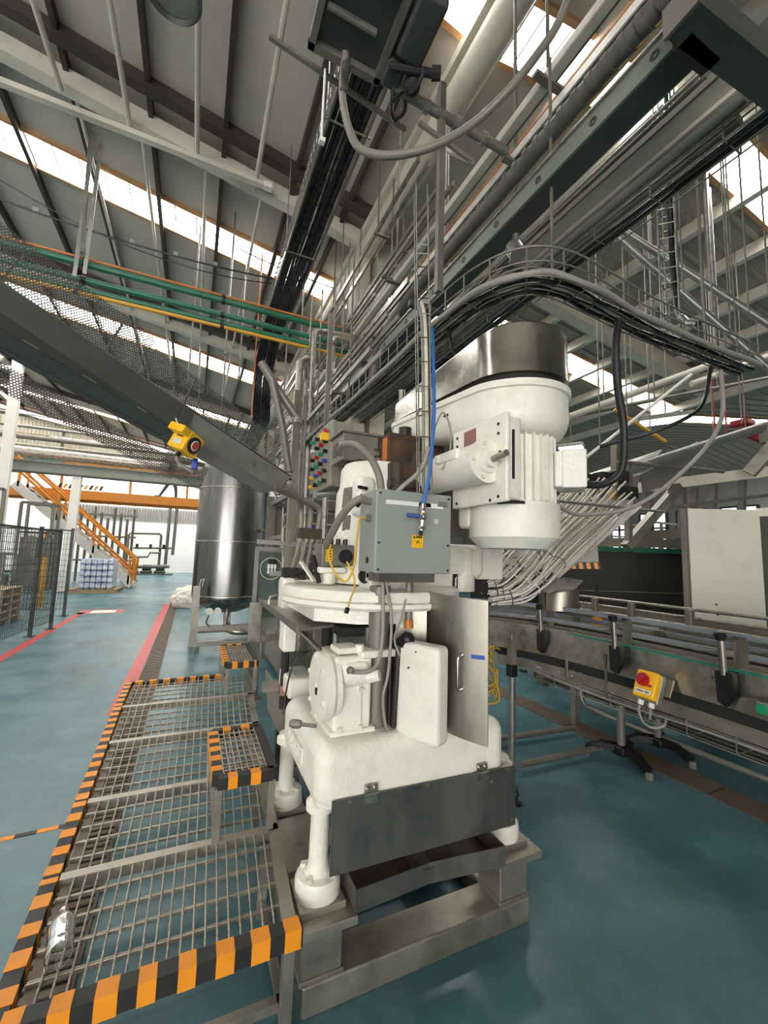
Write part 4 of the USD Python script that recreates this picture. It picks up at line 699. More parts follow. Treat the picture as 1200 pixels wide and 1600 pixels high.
part(BH, 'ferrule', G().cyl((0.845, 1.468, 1.765), (0.842, 1.467, 1.735), 0.011, n=10).cyl((0.842, 1.467, 1.745), (0.842, 1.467, 1.735), 0.014, n=6), 'steel_h')
part(BH, 'ball_valve', G().cyl((0.842, 1.467, 1.735), (0.838, 1.465, 1.69), 0.014, n=8).sph((0.840, 1.462, 1.712), 0.018, 2).cyl((0.838, 1.465, 1.69), (0.835, 1.465, 1.655), 0.011, n=8).cyl((0.836, 1.465, 1.672), (0.836, 1.465, 1.66), 0.015, n=6), 'steel_h'); part(BH, 'nozzle', G().cyl((0.835, 1.465, 1.655), (0.833, 1.465, 1.635), 0.008, n=8), 'soot')
lv = part(BH, 'lever', G().rbox((0.79, 1.448, 1.713), (0.062, 0.006, 0.016), 0.003), 'blue', label='dark blue valve lever'); part(lv, 'lever_stem', G().rbox((0.83, 1.449, 1.711), (0.026, 0.005, 0.010), 0.002), 'steel_h'); g = G()
for k in range(6): g.box((0.768+0.008*k, 1.4445, 1.713), (0.004, 0.001, 0.006))
part(lv, 'label_print', g, 'galv')
solo('grey_hose', G().tube([(0.885, 1.5, 2.02), (0.875, 1.52, 1.95), (0.85, 1.54, 1.9), (0.80, 1.56, 1.85), (0.77, 1.57, 1.815)], 0.010, n=8, smooth=5), 'grey_cable', 'pale hose curving from the wire basket down into the grey electrical box', 'hose', smooth=60)
# hose from box side etc
solo('flexible_conduit', G().tube([(0.63, 1.56, 1.77), (0.60, 1.56, 1.775), (0.57, 1.58, 1.75), (0.545, 1.63, 1.70), (0.535, 1.7, 1.64), (0.54, 1.78, 1.60), (0.56, 1.86, 1.585)], 0.016, n=10, smooth=5), 'conduit', 'grey-brown conduit bowed from the electrical box to the valve block', 'conduit', smooth=60)
solo('flexible_conduit', G().tube([(0.60, 1.82, 2.02), (0.58, 1.75, 2.04), (0.62, 1.68, 2.03), (0.67, 1.63, 1.97), (0.70, 1.60, 1.89), (0.71, 1.59, 1.815)], 0.016, n=10, smooth=5), 'conduit', 'grey conduit arching from behind the control panel to the top of the electrical box', 'conduit', smooth=60)
solo('yellow_cable', G().tube([(0.63, 1.56, 1.70), (0.60, 1.55, 1.69), (0.595, 1.56, 1.6), (0.60, 1.6, 1.5), (0.585, 1.64, 1.44), (0.55, 1.68, 1.47), (0.53, 1.72, 1.54), (0.55, 1.76, 1.59)], 0.0045, n=6, smooth=6), 'yel_cable', 'thin yellow cable looped below the electrical box over the white turret', 'cable', smooth=60)
solo('yellow_cable', G().tube([(0.585, 1.64, 1.52), (0.60, 1.6, 1.47), (0.60, 1.58, 1.42), (0.575, 1.56, 1.37), (0.56, 1.54, 1.34)], 0.004, n=6, smooth=6), 'yel_cable', 'loose yellow cable end with black plug hanging in front of the ring table', 'cable', smooth=60)
g = G().cyl((0.56, 1.54, 1.345), (0.553, 1.537, 1.325), 0.009, n=8); solo('cable_plug', g, 'black', 'small black plug on the hanging yellow cable', 'plug')
for i, (P, r) in enumerate((([(0.715, 1.56, 1.44), (0.715, 1.545, 1.3), (0.71, 1.54, 1.2), (0.69, 1.53, 1.13), (0.65, 1.52, 1.105), (0.595, 1.53, 1.104)], 0.008), ([(0.73, 1.56, 1.44), (0.745, 1.53, 1.3), (0.735, 1.525, 1.1), (0.715, 1.525, 1.0), (0.73, 1.53, 0.9), (0.75, 1.54, 0.865)], 0.006), ([(0.86, 1.6, 1.44), (0.80, 1.55, 1.3), (0.765, 1.54, 1.22), (0.79, 1.54, 1.15)], 0.005))):
    solo('grey_cable', G().tube(P, r, n=8, smooth=5), 'grey_cable', ['grey cable curving from under the electrical box to the gearbox gland', 'thin grey cable hanging down the steel column to the casting', 'thin pale cable slanting from under the electrical box'][i], 'cable', smooth=60)
t = thing('sensor_plug', 'black connector with a rusty pipe hanging beside the white cowl', 'connector', (0.84, 1.57, 1.2)); part(t, 'pipe', G().cyl((0.86, 1.6, 1.46), (0.85, 1.58, 1.25), 0.016, n=10), 'galv_d'); part(t, 'plug', G().sph((0.83, 1.55, 1.21), 0.03, 2).cyl((0.84, 1.56, 1.22), (0.79, 1.55, 1.19), 0.024, n=10).cyl((0.79, 1.55, 1.19), (0.78, 1.56, 0.87), 0.012, n=8), 'black'); part(t, 'collar', G().cyl((0.851, 1.58, 1.25), (0.849, 1.58, 1.285), 0.02, n=10), 'copper')
# ---------------- inclined lid conveyor with perforated guards (upper left)
T0, T1, Q0, Q1 = V3(*(-0.585,1.557,2.332)), V3(*(0.436,2.078,1.926)), V3(*(-0.575,1.569,2.198)), V3(*(0.388,2.108,1.857))
IC = thing('inclined_conveyor', 'dark grey inclined conveyor chute descending from the upper left towards the machine, with perforated guards', 'conveyor', T0)
dd = unit(T1-T0); nb = unit(np.cross([0, 0, 1.0], dd)); nb = nb if nb[1] > 0 else -nb          # nb: away from the viewer
def icp(t, dz=0.0, off=0.0): return T0+(T1-T0)*t+(Q0-T0+(Q1-T1-Q0+T0)*t)*dz+nb*off
def icbox(t0, t1, z0, z1, o0, o1):
    v = [icp(t, z, o) for t in (t0, t1) for z in (z0, z1) for o in (o0, o1)]
    return G().add(v, BOXF if False else trimesh.convex.convex_hull(np.array(v)).faces if False else [[0, 1, 3], [0, 3, 2], [4, 7, 5], [4, 6, 7], [0, 4, 5], [0, 5, 1], [2, 3, 7], [2, 7, 6], [0, 2, 6], [0, 6, 4], [1, 5, 7], [1, 7, 3]])
part(IC, 'side_panel', icbox(-1.6, 0.56, 0, 1, 0, 0.012), 'beam_dark', smooth=False); part(IC, 'bottom_panel', icbox(-1.6, 0.54, 0.98, 1.03, 0.012, 0.15), 'beam_dark', smooth=False)
part(IC, 'far_panel', icbox(-1.6, 0.56, 0.0, 1, 0.15, 0.16), 'beam_dark', smooth=False); part(IC, 'lower_flange', icbox(-1.6, 0.5, 1.0, 1.10, 0.14, 0.16), 'beam_dark', smooth=False)
part(IC, 'steel_section', icbox(0.50, 0.985, 0.05, 1.05, -0.006, 0.15), 'galv', smooth=False); part(IC, 'top_flange', icbox(-1.6, 0.99, -0.03, 0.0, -0.008, 0.03), 'galv_d', smooth=False)
part(IC, 'joint_strap', icbox(0.50, 0.535, 0.0, 1.08, -0.010, 0.16), 'beam_dark', smooth=False)
for t in (0.05, 0.2, 0.36): part(IC, 'seam_slot', icbox(t, t+0.035, 0.97, 1.0, -0.004, 0.0), 'galv', smooth=False)
e = icp(0.985, 0.5, 0.07); a_, b_, _ = frame(dd); part(IC, 'end_hoop', G().tube([icp(0.95, 1.1, -0.03), icp(1.0, 1.15, 0.0), icp(1.02, 0.9, 0.09), icp(1.01, 0.3, 0.14), icp(0.99, 0.1, 0.05), icp(1.0, 0.2, -0.02), icp(1.0, 0.8, -0.04), icp(0.97, 1.1, -0.05)], 0.007, n=8, smooth=4), 'steel')
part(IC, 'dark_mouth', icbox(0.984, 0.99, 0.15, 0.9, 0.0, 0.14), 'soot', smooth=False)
def perforated(o, u, v, nu, nv, pitch, keep=None):
    """a sheet pierced by hexagonal holes, from o along u and v, nu x nv cells: every cell is a ring of twelve triangles"""
    u, v = unit(u), unit(v); dy = pitch*0.866; ang = np.arange(6)*math.pi/3+math.pi/6; ro, ri = pitch/math.sqrt(3), pitch*0.36
    ring = np.stack([np.cos(ang), np.sin(ang)], 1); C = [((i+0.5*(j % 2))*pitch, j*dy) for j in range(nv) for i in range(nu) if keep is None or keep((i+0.5*(j % 2))*pitch, j*dy)]
    C = np.array(C); P = np.concatenate([C[:, None]+ring*ro, C[:, None]+ring*ri], 1); V = np.asarray(o)+P[..., :1]*u+P[..., 1:]*v
    k = np.arange(6); l = (k+1) % 6; f = np.concatenate([np.stack([k, l, k+6], 1), np.stack([l, l+6, k+6], 1)]); F = (np.arange(len(C))*12)[:, None, None]+f
    return G().add(V.reshape(-1, 3), F.reshape(-1, 3))
upv = unit(np.cross(nb, dd)); upv = upv if upv[2] > 0 else -upv; LEN = np.linalg.norm(T1-T0); o = icp(-0.95, 0, 0.0)
n = int(1.3*LEN/0.009)
part(IC, 'perforated_guard', perforated(o+upv*0.004, dd, upv, int(n*1.0), 22, 0.009), 'perf', smooth=False, kind='stuff')
part(IC, 'perforated_guard', perforated(icp(-0.3+0.5*1.3, 0, 0.002)+upv*0.004, dd, upv, int(n*0.42), 18, 0.009, lambda x, y: y < 0.135-0.05*max(0, (x-0.35))), 'perf', smooth=False, kind='stuff')
part(IC, 'perforated_guard', perforated(icp(-0.95, 1.05, 0.15)-upv*0.085, dd, upv, int(n*1.12), 11, 0.009), 'perf', smooth=False, kind='stuff')
part(IC, 'perforated_guard', perforated(icp(0.55, 1.05, 0.16)-upv*0.12, dd, upv, int(n*0.13), 15, 0.009), 'perf', smooth=False, kind='stuff')
for t in (-1.1, -1.5): part(IC, 'hanger', G().cyl(icp(t, 0, 0.08), V3(icp(t)[0], icp(t)[1]+0.08, 6.6), 0.012, n=8), 'galv_d')
for t in (0.0, 0.25, 0.5, 0.7): part(IC, 'guard_stay', G().bar(icp(t, 0, 0.012), icp(t, 0, 0.012)+upv*0.14, 0.012, 0.006), 'galv_d')
ES = thing('emergency_stop', 'yellow emergency stop box with black ring and red button fixed to the inclined conveyor', 'emergency stop', V3(*(-0.051,1.723,1.954)))
c = V3(*(-0.051,1.712,1.951)); a = math.radians(24); Rt = np.array([[math.cos(a), 0, math.sin(a)], [0, 1, 0], [-math.sin(a), 0, math.cos(a)]]) @ rotz(math.radians(52)); fx, fz = Rt @ V3(1, 0, 0), Rt @ V3(0, 0, 1); fy = Rt @ V3(0, 1, 0)
g = G().rbox(c, (0.085, 0.075, 0.085), 0.008, R=Rt)
part(ES, 'box', g, 'yellow'); part(ES, 'rear_flap', G().rbox(c-fx*0.055+fz*0.025-fy*0.0, (0.05, 0.07, 0.03), 0.004, R=Rt), 'yellow')
bt = c-fy*0.0+(-fy)*0.0385; bt = c+unit(-fy)*0.0375
part(ES, 'black_ring', G().cyl(bt, bt-fy*0.004, 0.032, n=28), 'black'); part(ES, 'button', G().cyl(bt-fy*0.004, bt-fy*0.010, 0.015, n=24), 'red_line'); part(ES, 'button_rim', G().lathe([(0.016, 0), (0.02, 0.002), (0.016, 0.004)], bt-fy*0.004, axis=-fy, n=24), 'paper')
g = G()
for k in range(5): g.box(c-fx*0.0435+fy*(0.012-0.006*k)+fz*0.008, (0.001, 0.004, 0.006), R=Rt)
part(ES, 'label_print', g, 'soot'); part(ES, 'label_plate', G().box(c-fx*0.043+fz*(-0.015), (0.001, 0.04, 0.022), R=Rt), 'cream')
part(ES, 'gland', G().cyl(c-fz*0.04-fx*0.005, c-fz*0.062-fx*0.005, 0.009, n=8), 'black'); part(ES, 'cable', G().tube([c-fz*0.06-fx*0.005, c-fz*0.085+V3(0.012, 0, -0.0), c+V3(0.03, 0, -0.11)], 0.005, n=8, smooth=3), 'grey_cable')
part(ES, 'blue_connector', G().rbox(c-fz*0.045+fx*0.075+V3(0.01, 0, -0.005), (0.022, 0.022, 0.045), 0.004), 'blue', label='blue connector with white stripes'); part(ES, 'mounting_bolt', G().cyl(c-fx*0.07+fz*0.03, c-fx*0.1+fz*0.045, 0.003, n=6), 'paper')
# ---------------- control panel, posts, hoses between conveyor and machine
CP = thing('control_panel', 'olive-grey push-button control panel seen from the side, left of the machine', 'control panel', (0.78, 2.6, 2.15))
part(CP, 'case', G().rbox((0.80, 2.62, 2.165), (0.13, 0.46, 0.41), 0.012), 'panel_grey'); part(CP, 'lid', G().rbox((0.735, 2.62, 2.165), (0.035, 0.47, 0.42), 0.01), 'panel_grey')
cols = ['red', 'yellow', 'black', 'greenb', 'black', 'red', 'black', 'paper', 'black', 'greenb', 'red', 'black', 'blue', 'black', 'greenb', 'black', 'black', 'red', 'blue', 'yellow', 'black', 'greenb', 'black', 'yellow']
for i, m in enumerate(cols):
    y, z = 2.46+0.10*(i % 4), 2.31-0.062*(i//4); b = part(CP, 'push_button', G().cyl((0.718, y, z), (0.70, y, z), 0.012, n=12).cyl((0.70, y, z), (0.69, y, z), 0.014 if i else 0.024, n=14), m)
part(CP, 'yellow_block', G().rbox((0.70, 2.46, 2.275), (0.05, 0.05, 0.05), 0.004), 'yellow'); part(CP, 'support_arm', G().cyl((0.72, 2.62, 1.93), (0.80, 2.45, 1.93), 0.018, n=10).rbox((0.715, 2.65, 1.93), (0.04, 0.06, 0.05), 0.006), 'galv')
part(CP, 'hanger_post', G().bar((0.80, 2.8, 2.37), (0.80, 2.8, 3.3), 0.03, 0.03), 'galv_d')
t = thing('support_post', 'stainless square post standing behind the lid conveyor end, left of the control panel', 'post', (0.63, 3.0, 0)); part(t, 'post', G().bar((0.63, 3.0, 0), (0.63, 3.0, 2.75), 0.055, 0.055), 'steel'); part(t, 'post', G().cyl((0.70, 3.05, 0), (0.70, 3.05, 2.85), 0.018, n=10), 'galv'); part(t, 'collar', G().cyl((0.63, 3, 2.5), (0.63, 3, 2.54), 0.045, n=12), 'galv')
part(t, 'cross_bar', G().bar((0.4, 2.98, 1.62), (1.0, 2.98, 1.6), 0.03, 0.03), 'galv'); part(t, 'cross_bar', G().bar((0.5, 3.0, 1.4), (1.0, 3.0, 1.42), 0.03, 0.03), 'galv')
solo('lever_tube', G().tube([(0.353,3,2.915), (0.472,3,2.747), (0.664,3,2.508)], 0.032, n=12), 'galv_d', 'thick dull tube leaning down from upper left behind the lid conveyor', 'tube'); solo('lever_tube', G().tube([(0.436,2.95,2.759), (0.515,2.95,2.479), (0.589,2.95,2.123)], 0.028, n=12), 'galv_d', 'second dull tube dropping steeply to the lid conveyor end', 'tube')
for i, (P, lab) in enumerate((([(1.10, 4.5, 0.5), (1.10, 4.5, 4.05), (1.12, 4.5, 4.11), (1.2, 4.5, 4.13), (1.77, 4.5, 4.16), (1.8, 4.45, 4.13)], 'tall bent stainless pipe rising in front of the green pipe ends'), ([(1.32, 4.5, 0.5), (1.32, 4.5, 4.02), (1.34, 4.5, 4.08), (1.42, 4.5, 4.1), (1.75, 4.5, 4.12)], 'second bent stainless pipe right of the taller one'), ([(0.98, 4.6, 0.4), (0.98, 4.6, 3.75), (1.05, 4.6, 3.82), (1.15, 4.6, 3.8)], 'short wide stainless elbow pipe left of the bent pipes'))):
    solo('bent_pipe', G().tube(P, 0.036 if i < 2 else 0.05, n=12), 'steel_h', lab, 'pipe')
# steel tracks running down the hall behind the machine
for i, (p, h, m) in enumerate((((1.426,4,4.658), 0.05, 'steel_h'), ((1.658,4,4.583), 0.05, 'galv_d'), ((1.518,4,4.239), 0.04, 'galv'), ((1.358,4,3.617), 0.05, 'steel_h'), ((1.196,4,3.301), 0.04, 'galv_d'), ((1.471,4,3.536), 0.03, 'galv'), ((1.074,4,3.005), 0.04, 'galv'))):
    x, y, z = p; t = thing('can_track', ['highest steel can track running away behind the machine', 'second can track below the highest one', 'pale can track running in front of the concrete column', 'bright can track above the control panel', 'dark can track sloping behind the control panel', 'narrow can track beside the bright one', 'lowest can track left of the control panel'][i], 'track', (x, 6, z))
    part(t, 'rail', G().ab((x-0.04, 2.6, z-h/2), (x-0.02, 9, z+h/2)), m); part(t, 'rail', G().ab((x+0.05, 2.6, z-h/2), (x+0.07, 9, z+h/2)), m)
    for y in (3.4, 6.2): part(t, 'cross_bracket', G().ab((x-0.06, y, z-h/2-0.02), (x+0.09, y+0.03, z-h/2)), 'galv_d')
    part(t, 'hanger', G().cyl((x, 4.6, z), (x, 4.6, z+1.0+0.1*i), 0.009, n=6), 'galv'); part(t, 'post', G().cyl((x+0.02, 6.4, 0), (x+0.02, 6.4, z), 0.02, n=8), 'galv')
HM = thing('hose_manifold', 'brown manifold block with grey hoses above and below it', 'manifold', (0.6, 2.4, 1.66))
part(HM, 'block', G().rbox((0.615, 2.4, 1.665), (0.14, 0.06, 0.06), 0.005), 'copper' if False else 'rust')
for k in range(3): x = 0.565+0.05*k; part(HM, 'upper_hose', G().tube([icp(0.99, 0.5, 0.03+0.03*k), icp(1.06, 0.55, 0.03+0.03*k), (x-0.01, 2.38, 1.82), (x, 2.4, 1.69)], 0.016, n=10, smooth=6), 'conduit', smooth=60)
for k in range(4): x = 0.56+0.036*k; part(HM, 'lower_hose', G().tube([(x, 2.4, 1.635), (x-0.01, 2.39, 1.56), (x-0.04+0.004*k, 2.36, 1.47), (x-0.035, 2.34, 1.36), (x-0.03, 2.33, 1.26)], 0.012, n=10, smooth=5), 'conduit', smooth=60); part(HM, 'fitting', G().cyl((x, 2.4, 1.645), (x, 2.4, 1.615), 0.016, n=6), 'steel_h')
# feed table left of the ring table
FT = thing('feed_table', 'dull steel feed table plate left of the ring table', 'table', (0.55, 2.4, 0.5))
part(FT, 'top_plate', G().sheet([(0.43, 1.80, 1.22), (0.62, 1.88, 1.22), (0.9, 2.6, 1.22), (0.9, 3.0, 1.22), (0.43, 2.92, 1.22)], 0.012), 'dull'); part(FT, 'edge_lip', G().bar((0.43, 1.80, 1.225), (0.43, 2.92, 1.225), 0.01, 0.03), 'steel')
part(FT, 'white_block', G().rbox((0.54, 2.55, 1.27), (0.09, 0.14, 0.12), 0.015), 'white'); part(FT, 'white_block', G().rbox((0.50, 2.3, 1.11), (0.07, 0.12, 0.16), 0.01), 'white')
part(FT, 'bent_rod', G().tube([(0.44, 2.6, 1.225), (0.44, 2.6, 1.26), (0.45, 2.62, 1.28), (0.56, 2.7, 1.29)], 0.007, n=8), 'steel_h'); part(FT, 'leg_tube', G().cyl((0.50, 2.33, 1.03), (0.50, 2.33, 0.72), 0.022, n=10), 'soot'); part(FT, 'leg_foot', G().cyl((0.50, 2.33, 0.84), (0.50, 2.33, 0.79), 0.026, n=10), 'copper' if False else 'plate')
part(FT, 'main_leg', G().bar((0.85, 2.95, 0), (0.85, 2.95, 1.21), 0.05, 0.05), 'dull'); part(FT, 'cross_rail', G().bar((0.43, 2.6, 0.76), (0.85, 2.6, 0.76), 0.03, 0.06), 'dull'); part(FT, 'stay_bar', G().cyl((0.47, 1.93, 1.20), (0.56, 1.72, 1.10), 0.013, n=10), 'steel')
part(FT, 'window_guard', G().sheet([(0.53, 2.25, 1.03), (0.72, 2.3, 1.03), (0.72, 2.3, 0.80), (0.53, 2.25, 0.80)], 0.005), 'acrylic')
t = thing('waste_trough', 'dark steel trough under the feed table beside the platform', 'trough', (0.6, 2.6, 0.4)); part(t, 'side_wall', G().sheet([(0.53, 2.25, 0.72), (0.53, 3.1, 0.72), (0.56, 3.1, 0.45), (0.56, 2.25, 0.45)], 0.006), 'dull'); part(t, 'bottom', G().sheet([(0.56, 2.25, 0.45), (0.85, 2.25, 0.45), (0.85, 3.1, 0.45), (0.56, 3.1, 0.45)], 0.006), 'rust'); part(t, 'leg', G().ab((0.56, 2.3, 0), (0.6, 2.34, 0.45)), 'dull'); part(t, 'leg', G().ab((0.8, 3.0, 0), (0.84, 3.04, 0.45)), 'dull')
solo('copper_hose', G().tube([(0.56, 2.1, 1.06), (0.52, 2.06, 1.06), (0.475, 2.05, 1.0), (0.455, 2.06, 0.9), (0.45, 2.08, 0.78)], 0.004, n=8, smooth=5), 'rust', 'thin brown hose arching left of the gearbox', 'hose', smooth=60)
# small panel with air valves behind the platform end
AP = thing('valve_panel', 'narrow clear panel with small white air valves on a thin frame near the tank', 'panel', (0.84, 5, 0.9))
for x in (0.68, 1.02): part(AP, 'frame_post', G().bar((x, 5, 0), (x, 5, 1.58), 0.045, 0.045), 'galv')
part(AP, 'frame_top', G().bar((0.66, 5, 1.585), (1.05, 5, 1.585), 0.05, 0.045), 'galv'); part(AP, 'clear_sheet', G().ab((0.70, 4.99, 0.80), (1.0, 5.0, 1.55)), 'acrylic'); part(AP, 'backing_sheet', G().ab((0.70, 5.02, 0.65), (1.0, 5.03, 1.56)), 'grey_box')
for k in range(3): part(AP, 'air_valve', G().rbox((0.815+0.036*k, 4.97, 1.385), (0.03, 0.04, 0.05), 0.004).cyl((0.815+0.036*k, 4.97, 1.36), (0.815+0.036*k, 4.97, 1.30), 0.012, n=8), 'paper')
part(AP, 'valve_top', G().rbox((0.845, 4.97, 1.44), (0.075, 0.04, 0.04), 0.004), 'black'); th = np.linspace(0, 6.2, 24); part(AP, 'coiled_tube', G().tube([(0.845+0.125*math.cos(q), 4.975, 1.36+0.125*math.sin(q)) for q in th], 0.004, n=6), 'paper')
t = thing('steel_upright', 'broad dull steel upright just behind the far step stool', 'upright', (0.66, 4.75, 0)); part(t, 'plate', G().rbox((0.67, 4.75, 0.5), (0.13, 0.05, 1.0), 0.006), 'dull'); part(t, 'foot_plate', G().box((0.67, 4.75, 0.008), (0.2, 0.14, 0.016)), 'dull'); part(t, 'side_rail', G().bar((0.73, 4.75, 0.62), (1.3, 4.8, 0.62), 0.04, 0.06), 'dull'); part(t, 'upright_tube', G().bar((1.3, 4.8, 0), (1.3, 4.8, 1.0), 0.05, 0.05), 'dull')
# ---------------- storage tank
TK = thing('storage_tank', 'tall shiny stainless storage tank standing behind the platform', 'tank', (0.6, 7.6, 0))
part(TK, 'shell', G().lathe([(0, 0.52), (0.2, 0.54), (0.4, 0.62), (0.53, 0.72), (0.57, 0.80), (0.57, 2.86), (0.55, 2.95), (0.4, 3.08), (0, 3.16)], (0.6, 7.6, 0), n=64), paint('tank_stainless', (132, 131, 129), 0.27, 1.0, var=0.22, scale=5, stretch=(1, 1, 0.08), bump=0.25, bscale=3.5), smooth=35)
for z in (2.58, 1.70, 0.82): part(TK, 'band', G().lathe([(0.573, -0.012), (0.58, -0.008), (0.58, 0.008), (0.573, 0.012)], (0.6, 7.6, z), n=64), 'steel_h')
fo = meshkit.noise(np.array([[i, 0, 0] for i in range(8)]))
ring = trimesh.creation.icosphere(3, 1.0); v = ring.vertices*V3(0.5, 0.5, 0.2); v = v*(1+0.35*(meshkit.noise(ring.vertices*6)-0.5)[:, None]); part(TK, 'foil_lagging', G().add(v+V3(0.6, 7.5, 3.02), ring.faces), 'polish', smooth=False)
for x, y in ((0.1, 7.05), (1.1, 7.05), (0.1, 8.15), (1.1, 8.15)): part(TK, 'leg', G().bar((x, y, 0.1), (x, y, 1.0), 0.10, 0.06), 'dull')
for a, b in (((0.05, 7.05, 0.13), (1.15, 7.05, 0.13)), ((0.05, 8.15, 0.13), (1.15, 8.15, 0.13)), ((0.08, 7.05, 0.13), (0.08, 8.15, 0.13)), ((1.12, 7.05, 0.13), (1.12, 8.15, 0.13)), ((0.15, 7.05, 0.36), (1.1, 7.05, 0.36))): part(TK, 'frame_rail', G().bar(a, b, 0.07, 0.07), 'dull')
for x in (0.16, 1.04): part(TK, 'foot', G().cyl((x, 7.05, 0), (x, 7.05, 0.1), 0.03, n=10), 'galv_d')
part(TK, 'outlet_pipe', G().tube([(0.6, 7.55, 0.55), (0.6, 7.5, 0.4), (0.62, 7.4, 0.28), (0.75, 7.3, 0.24), (1.0, 7.3, 0.24)], 0.055, n=14, smooth=5), 'steel_h', smooth=60); part(TK, 'side_nozzle', G().tube([(1.05, 7.2, 1.9), (1.3, 6.9, 1.9), (1.33, 6.85, 1.84), (1.33, 6.85, 1.6)], 0.03, n=10, smooth=3), 'galv'); part(TK, 'valve', G().cyl((0.3, 7.02, 0.62), (0.3, 6.95, 0.62), 0.05, n=12).cyl((0.42, 7.02, 0.62), (0.42, 6.95, 0.62), 0.05, n=12), 'paper'); part(TK, 'valve_pipe', G().tube([(0.3, 7.0, 0.58), (0.26, 7.0, 0.45), (0.32, 7.0, 0.38)], 0.015, n=8), 'galv_d')
part(TK, 'hook', G().tube([(0.13, 6.98, 1.0), (0.15, 6.96, 1.1), (0.19, 6.96, 1.12), (0.17, 6.97, 1.0)], 0.01, n=6), 'steel_h')
v = trimesh.creation.icosphere(4, 1.0); q = v.vertices*(0.75+0.5*meshkit.fbm(v.vertices*2.5, 4))[:, None]*V3(0.42, 0.3, 0.34); q[:, 2] = np.maximum(q[:, 2], -0.22)
solo('plastic_sheet', G().add(q+V3(-0.02, 12.6, 0.22), v.faces), 'net', 'crumpled pale plastic sheet heaped on the floor left of the tank', 'sheet')

# filler behind the seaming machine: frame, drum, pipes
FL = thing('can_filler', 'large grey can filler with drum, frame and pipes behind the seaming machine', 'machine', (1.6, 5.6, 0))
part(FL, 'base', G().rbox((1.65, 5.7, 0.5), (1.2, 1.5, 0.9), 0.04), 'dull'); part(FL, 'drum', G().lathe([(0, 1.0), (0.55, 1.0), (0.58, 1.05), (0.58, 1.5), (0.5, 1.55), (0.2, 1.6), (0, 1.6)], (1.7, 5.75, 0), n=40), 'galv_d')
for x in (1.05, 2.25):
    for y in (5.0, 6.4): part(FL, 'frame_post', G().bar((x, y, 0), (x, y, 2.3), 0.07, 0.07), 'galv_d')
for z in (1.0, 1.75, 2.27): part(FL, 'frame_beam', G().bar((1.02, 5.0, z), (2.28, 5.0, z), 0.06, 0.06), 'galv'); part(FL, 'frame_beam', G().bar((1.02, 6.4, z), (2.28, 6.4, z), 0.06, 0.06), 'galv_d'); part(FL, 'frame_beam', G().bar((1.05, 5.0, z), (1.05, 6.4, z), 0.06, 0.06), 'galv')
for k in range(5): part(FL, 'valve', G().cyl((1.15+0.2*k, 5.12, 1.0), (1.15+0.2*k, 5.12, 1.3), 0.045, n=12).cyl((1.15+0.2*k, 5.12, 1.3), (1.15+0.2*k, 5.12, 1.42), 0.025, n=10), 'steel_h')
for k, z in enumerate((1.55, 1.65, 1.9, 2.05)): part(FL, 'pipe', G().tube([(0.98, 4.95+0.05*k, 0.6), (0.98, 4.95+0.05*k, z-0.06), (1.04, 4.95+0.05*k, z), (2.2, 4.95+0.05*k, z)], 0.022, n=10), 'galv' if k % 2 else 'steel_h')
part(FL, 'back_sheet', G().ab((0.98, 6.45, 0.9), (2.3, 6.48, 2.4)), 'galv_d'); part(FL, 'blue_motor', G().cyl((1.2, 5.05, 1.82), (1.45, 5.05, 1.82), 0.07, n=16), 'blue'); part(FL, 'white_panel', G().ab((1.06, 4.97, 1.25), (1.3, 4.99, 1.5)), 'paper')
# ---------------- far left: mezzanine, stairs, worker, fence, pallets
MZ = thing('mezzanine', 'orange-edged steel walkway with orange railing crossing at the back left', 'walkway', (-3, 20.5, 0))
part(MZ, 'edge_beam', G().ab((-9, 20.0, 3.42), (1.2, 20.08, 3.78)), 'orange'); part(MZ, 'deck', G().ab((-9, 20.08, 3.70), (1.2, 21.4, 3.78)), 'galv_d'); part(MZ, 'rear_beam', G().ab((-9, 21.4, 3.42), (1.2, 21.5, 3.78)), 'orange')
for z in (4.3, 4.85):
    part(MZ, 'handrail', G().ab((-9, 20.0, z-0.03), (-6.2, 20.06, z+0.03)), 'orange'); part(MZ, 'handrail', G().ab((-4.9, 20.0, z-0.03), (1.2, 20.06, z+0.03)), 'orange') if z > 4.5 else None
for x in (-8.5, -7.4, -6.2, -4.9, -2.55, -0.4, 1.0): part(MZ, 'rail_post', G().ab((x-0.04, 20.0, 3.78), (x+0.04, 20.07, 4.88)), 'orange')
for k in range(9): part(MZ, 'hazard_stripe', G().sheet([(-5.0+0.17*k, 19.99, 3.82), (-4.915+0.17*k, 19.99, 3.82), (-4.835+0.17*k, 19.99, 4.0), (-4.92+0.17*k, 19.99, 4.0)], 0.02), 'tape_o' if k % 2 else 'tape_k')
for x in (-8, -5.2, 0.8): part(MZ, 'column', G().ab((x-0.1, 20.9, 0), (x+0.1, 21.1, 3.45)), 'white_col')
SC = thing('staircase', 'white staircase with orange handrails rising to the walkway at the back left', 'stairs', (-4, 20.2, 0)); A0, A1 = V3(-2.04, 20.0, 0.0), V3(-6.0, 20.0, 3.75)
for y in (18.95, 19.9): part(SC, 'stringer', G().bar((A0[0], y, 0.12), (A1[0], y, A1[2]), 0.06, 0.3), 'white_col')
for k in range(1, 19): q = A0+(A1-A0)*k/19; part(SC, 'tread', G().ab((q[0]-0.12, 18.98, q[2]+0.02), (q[0]+0.14, 19.87, q[2]+0.05)), 'galv_d')
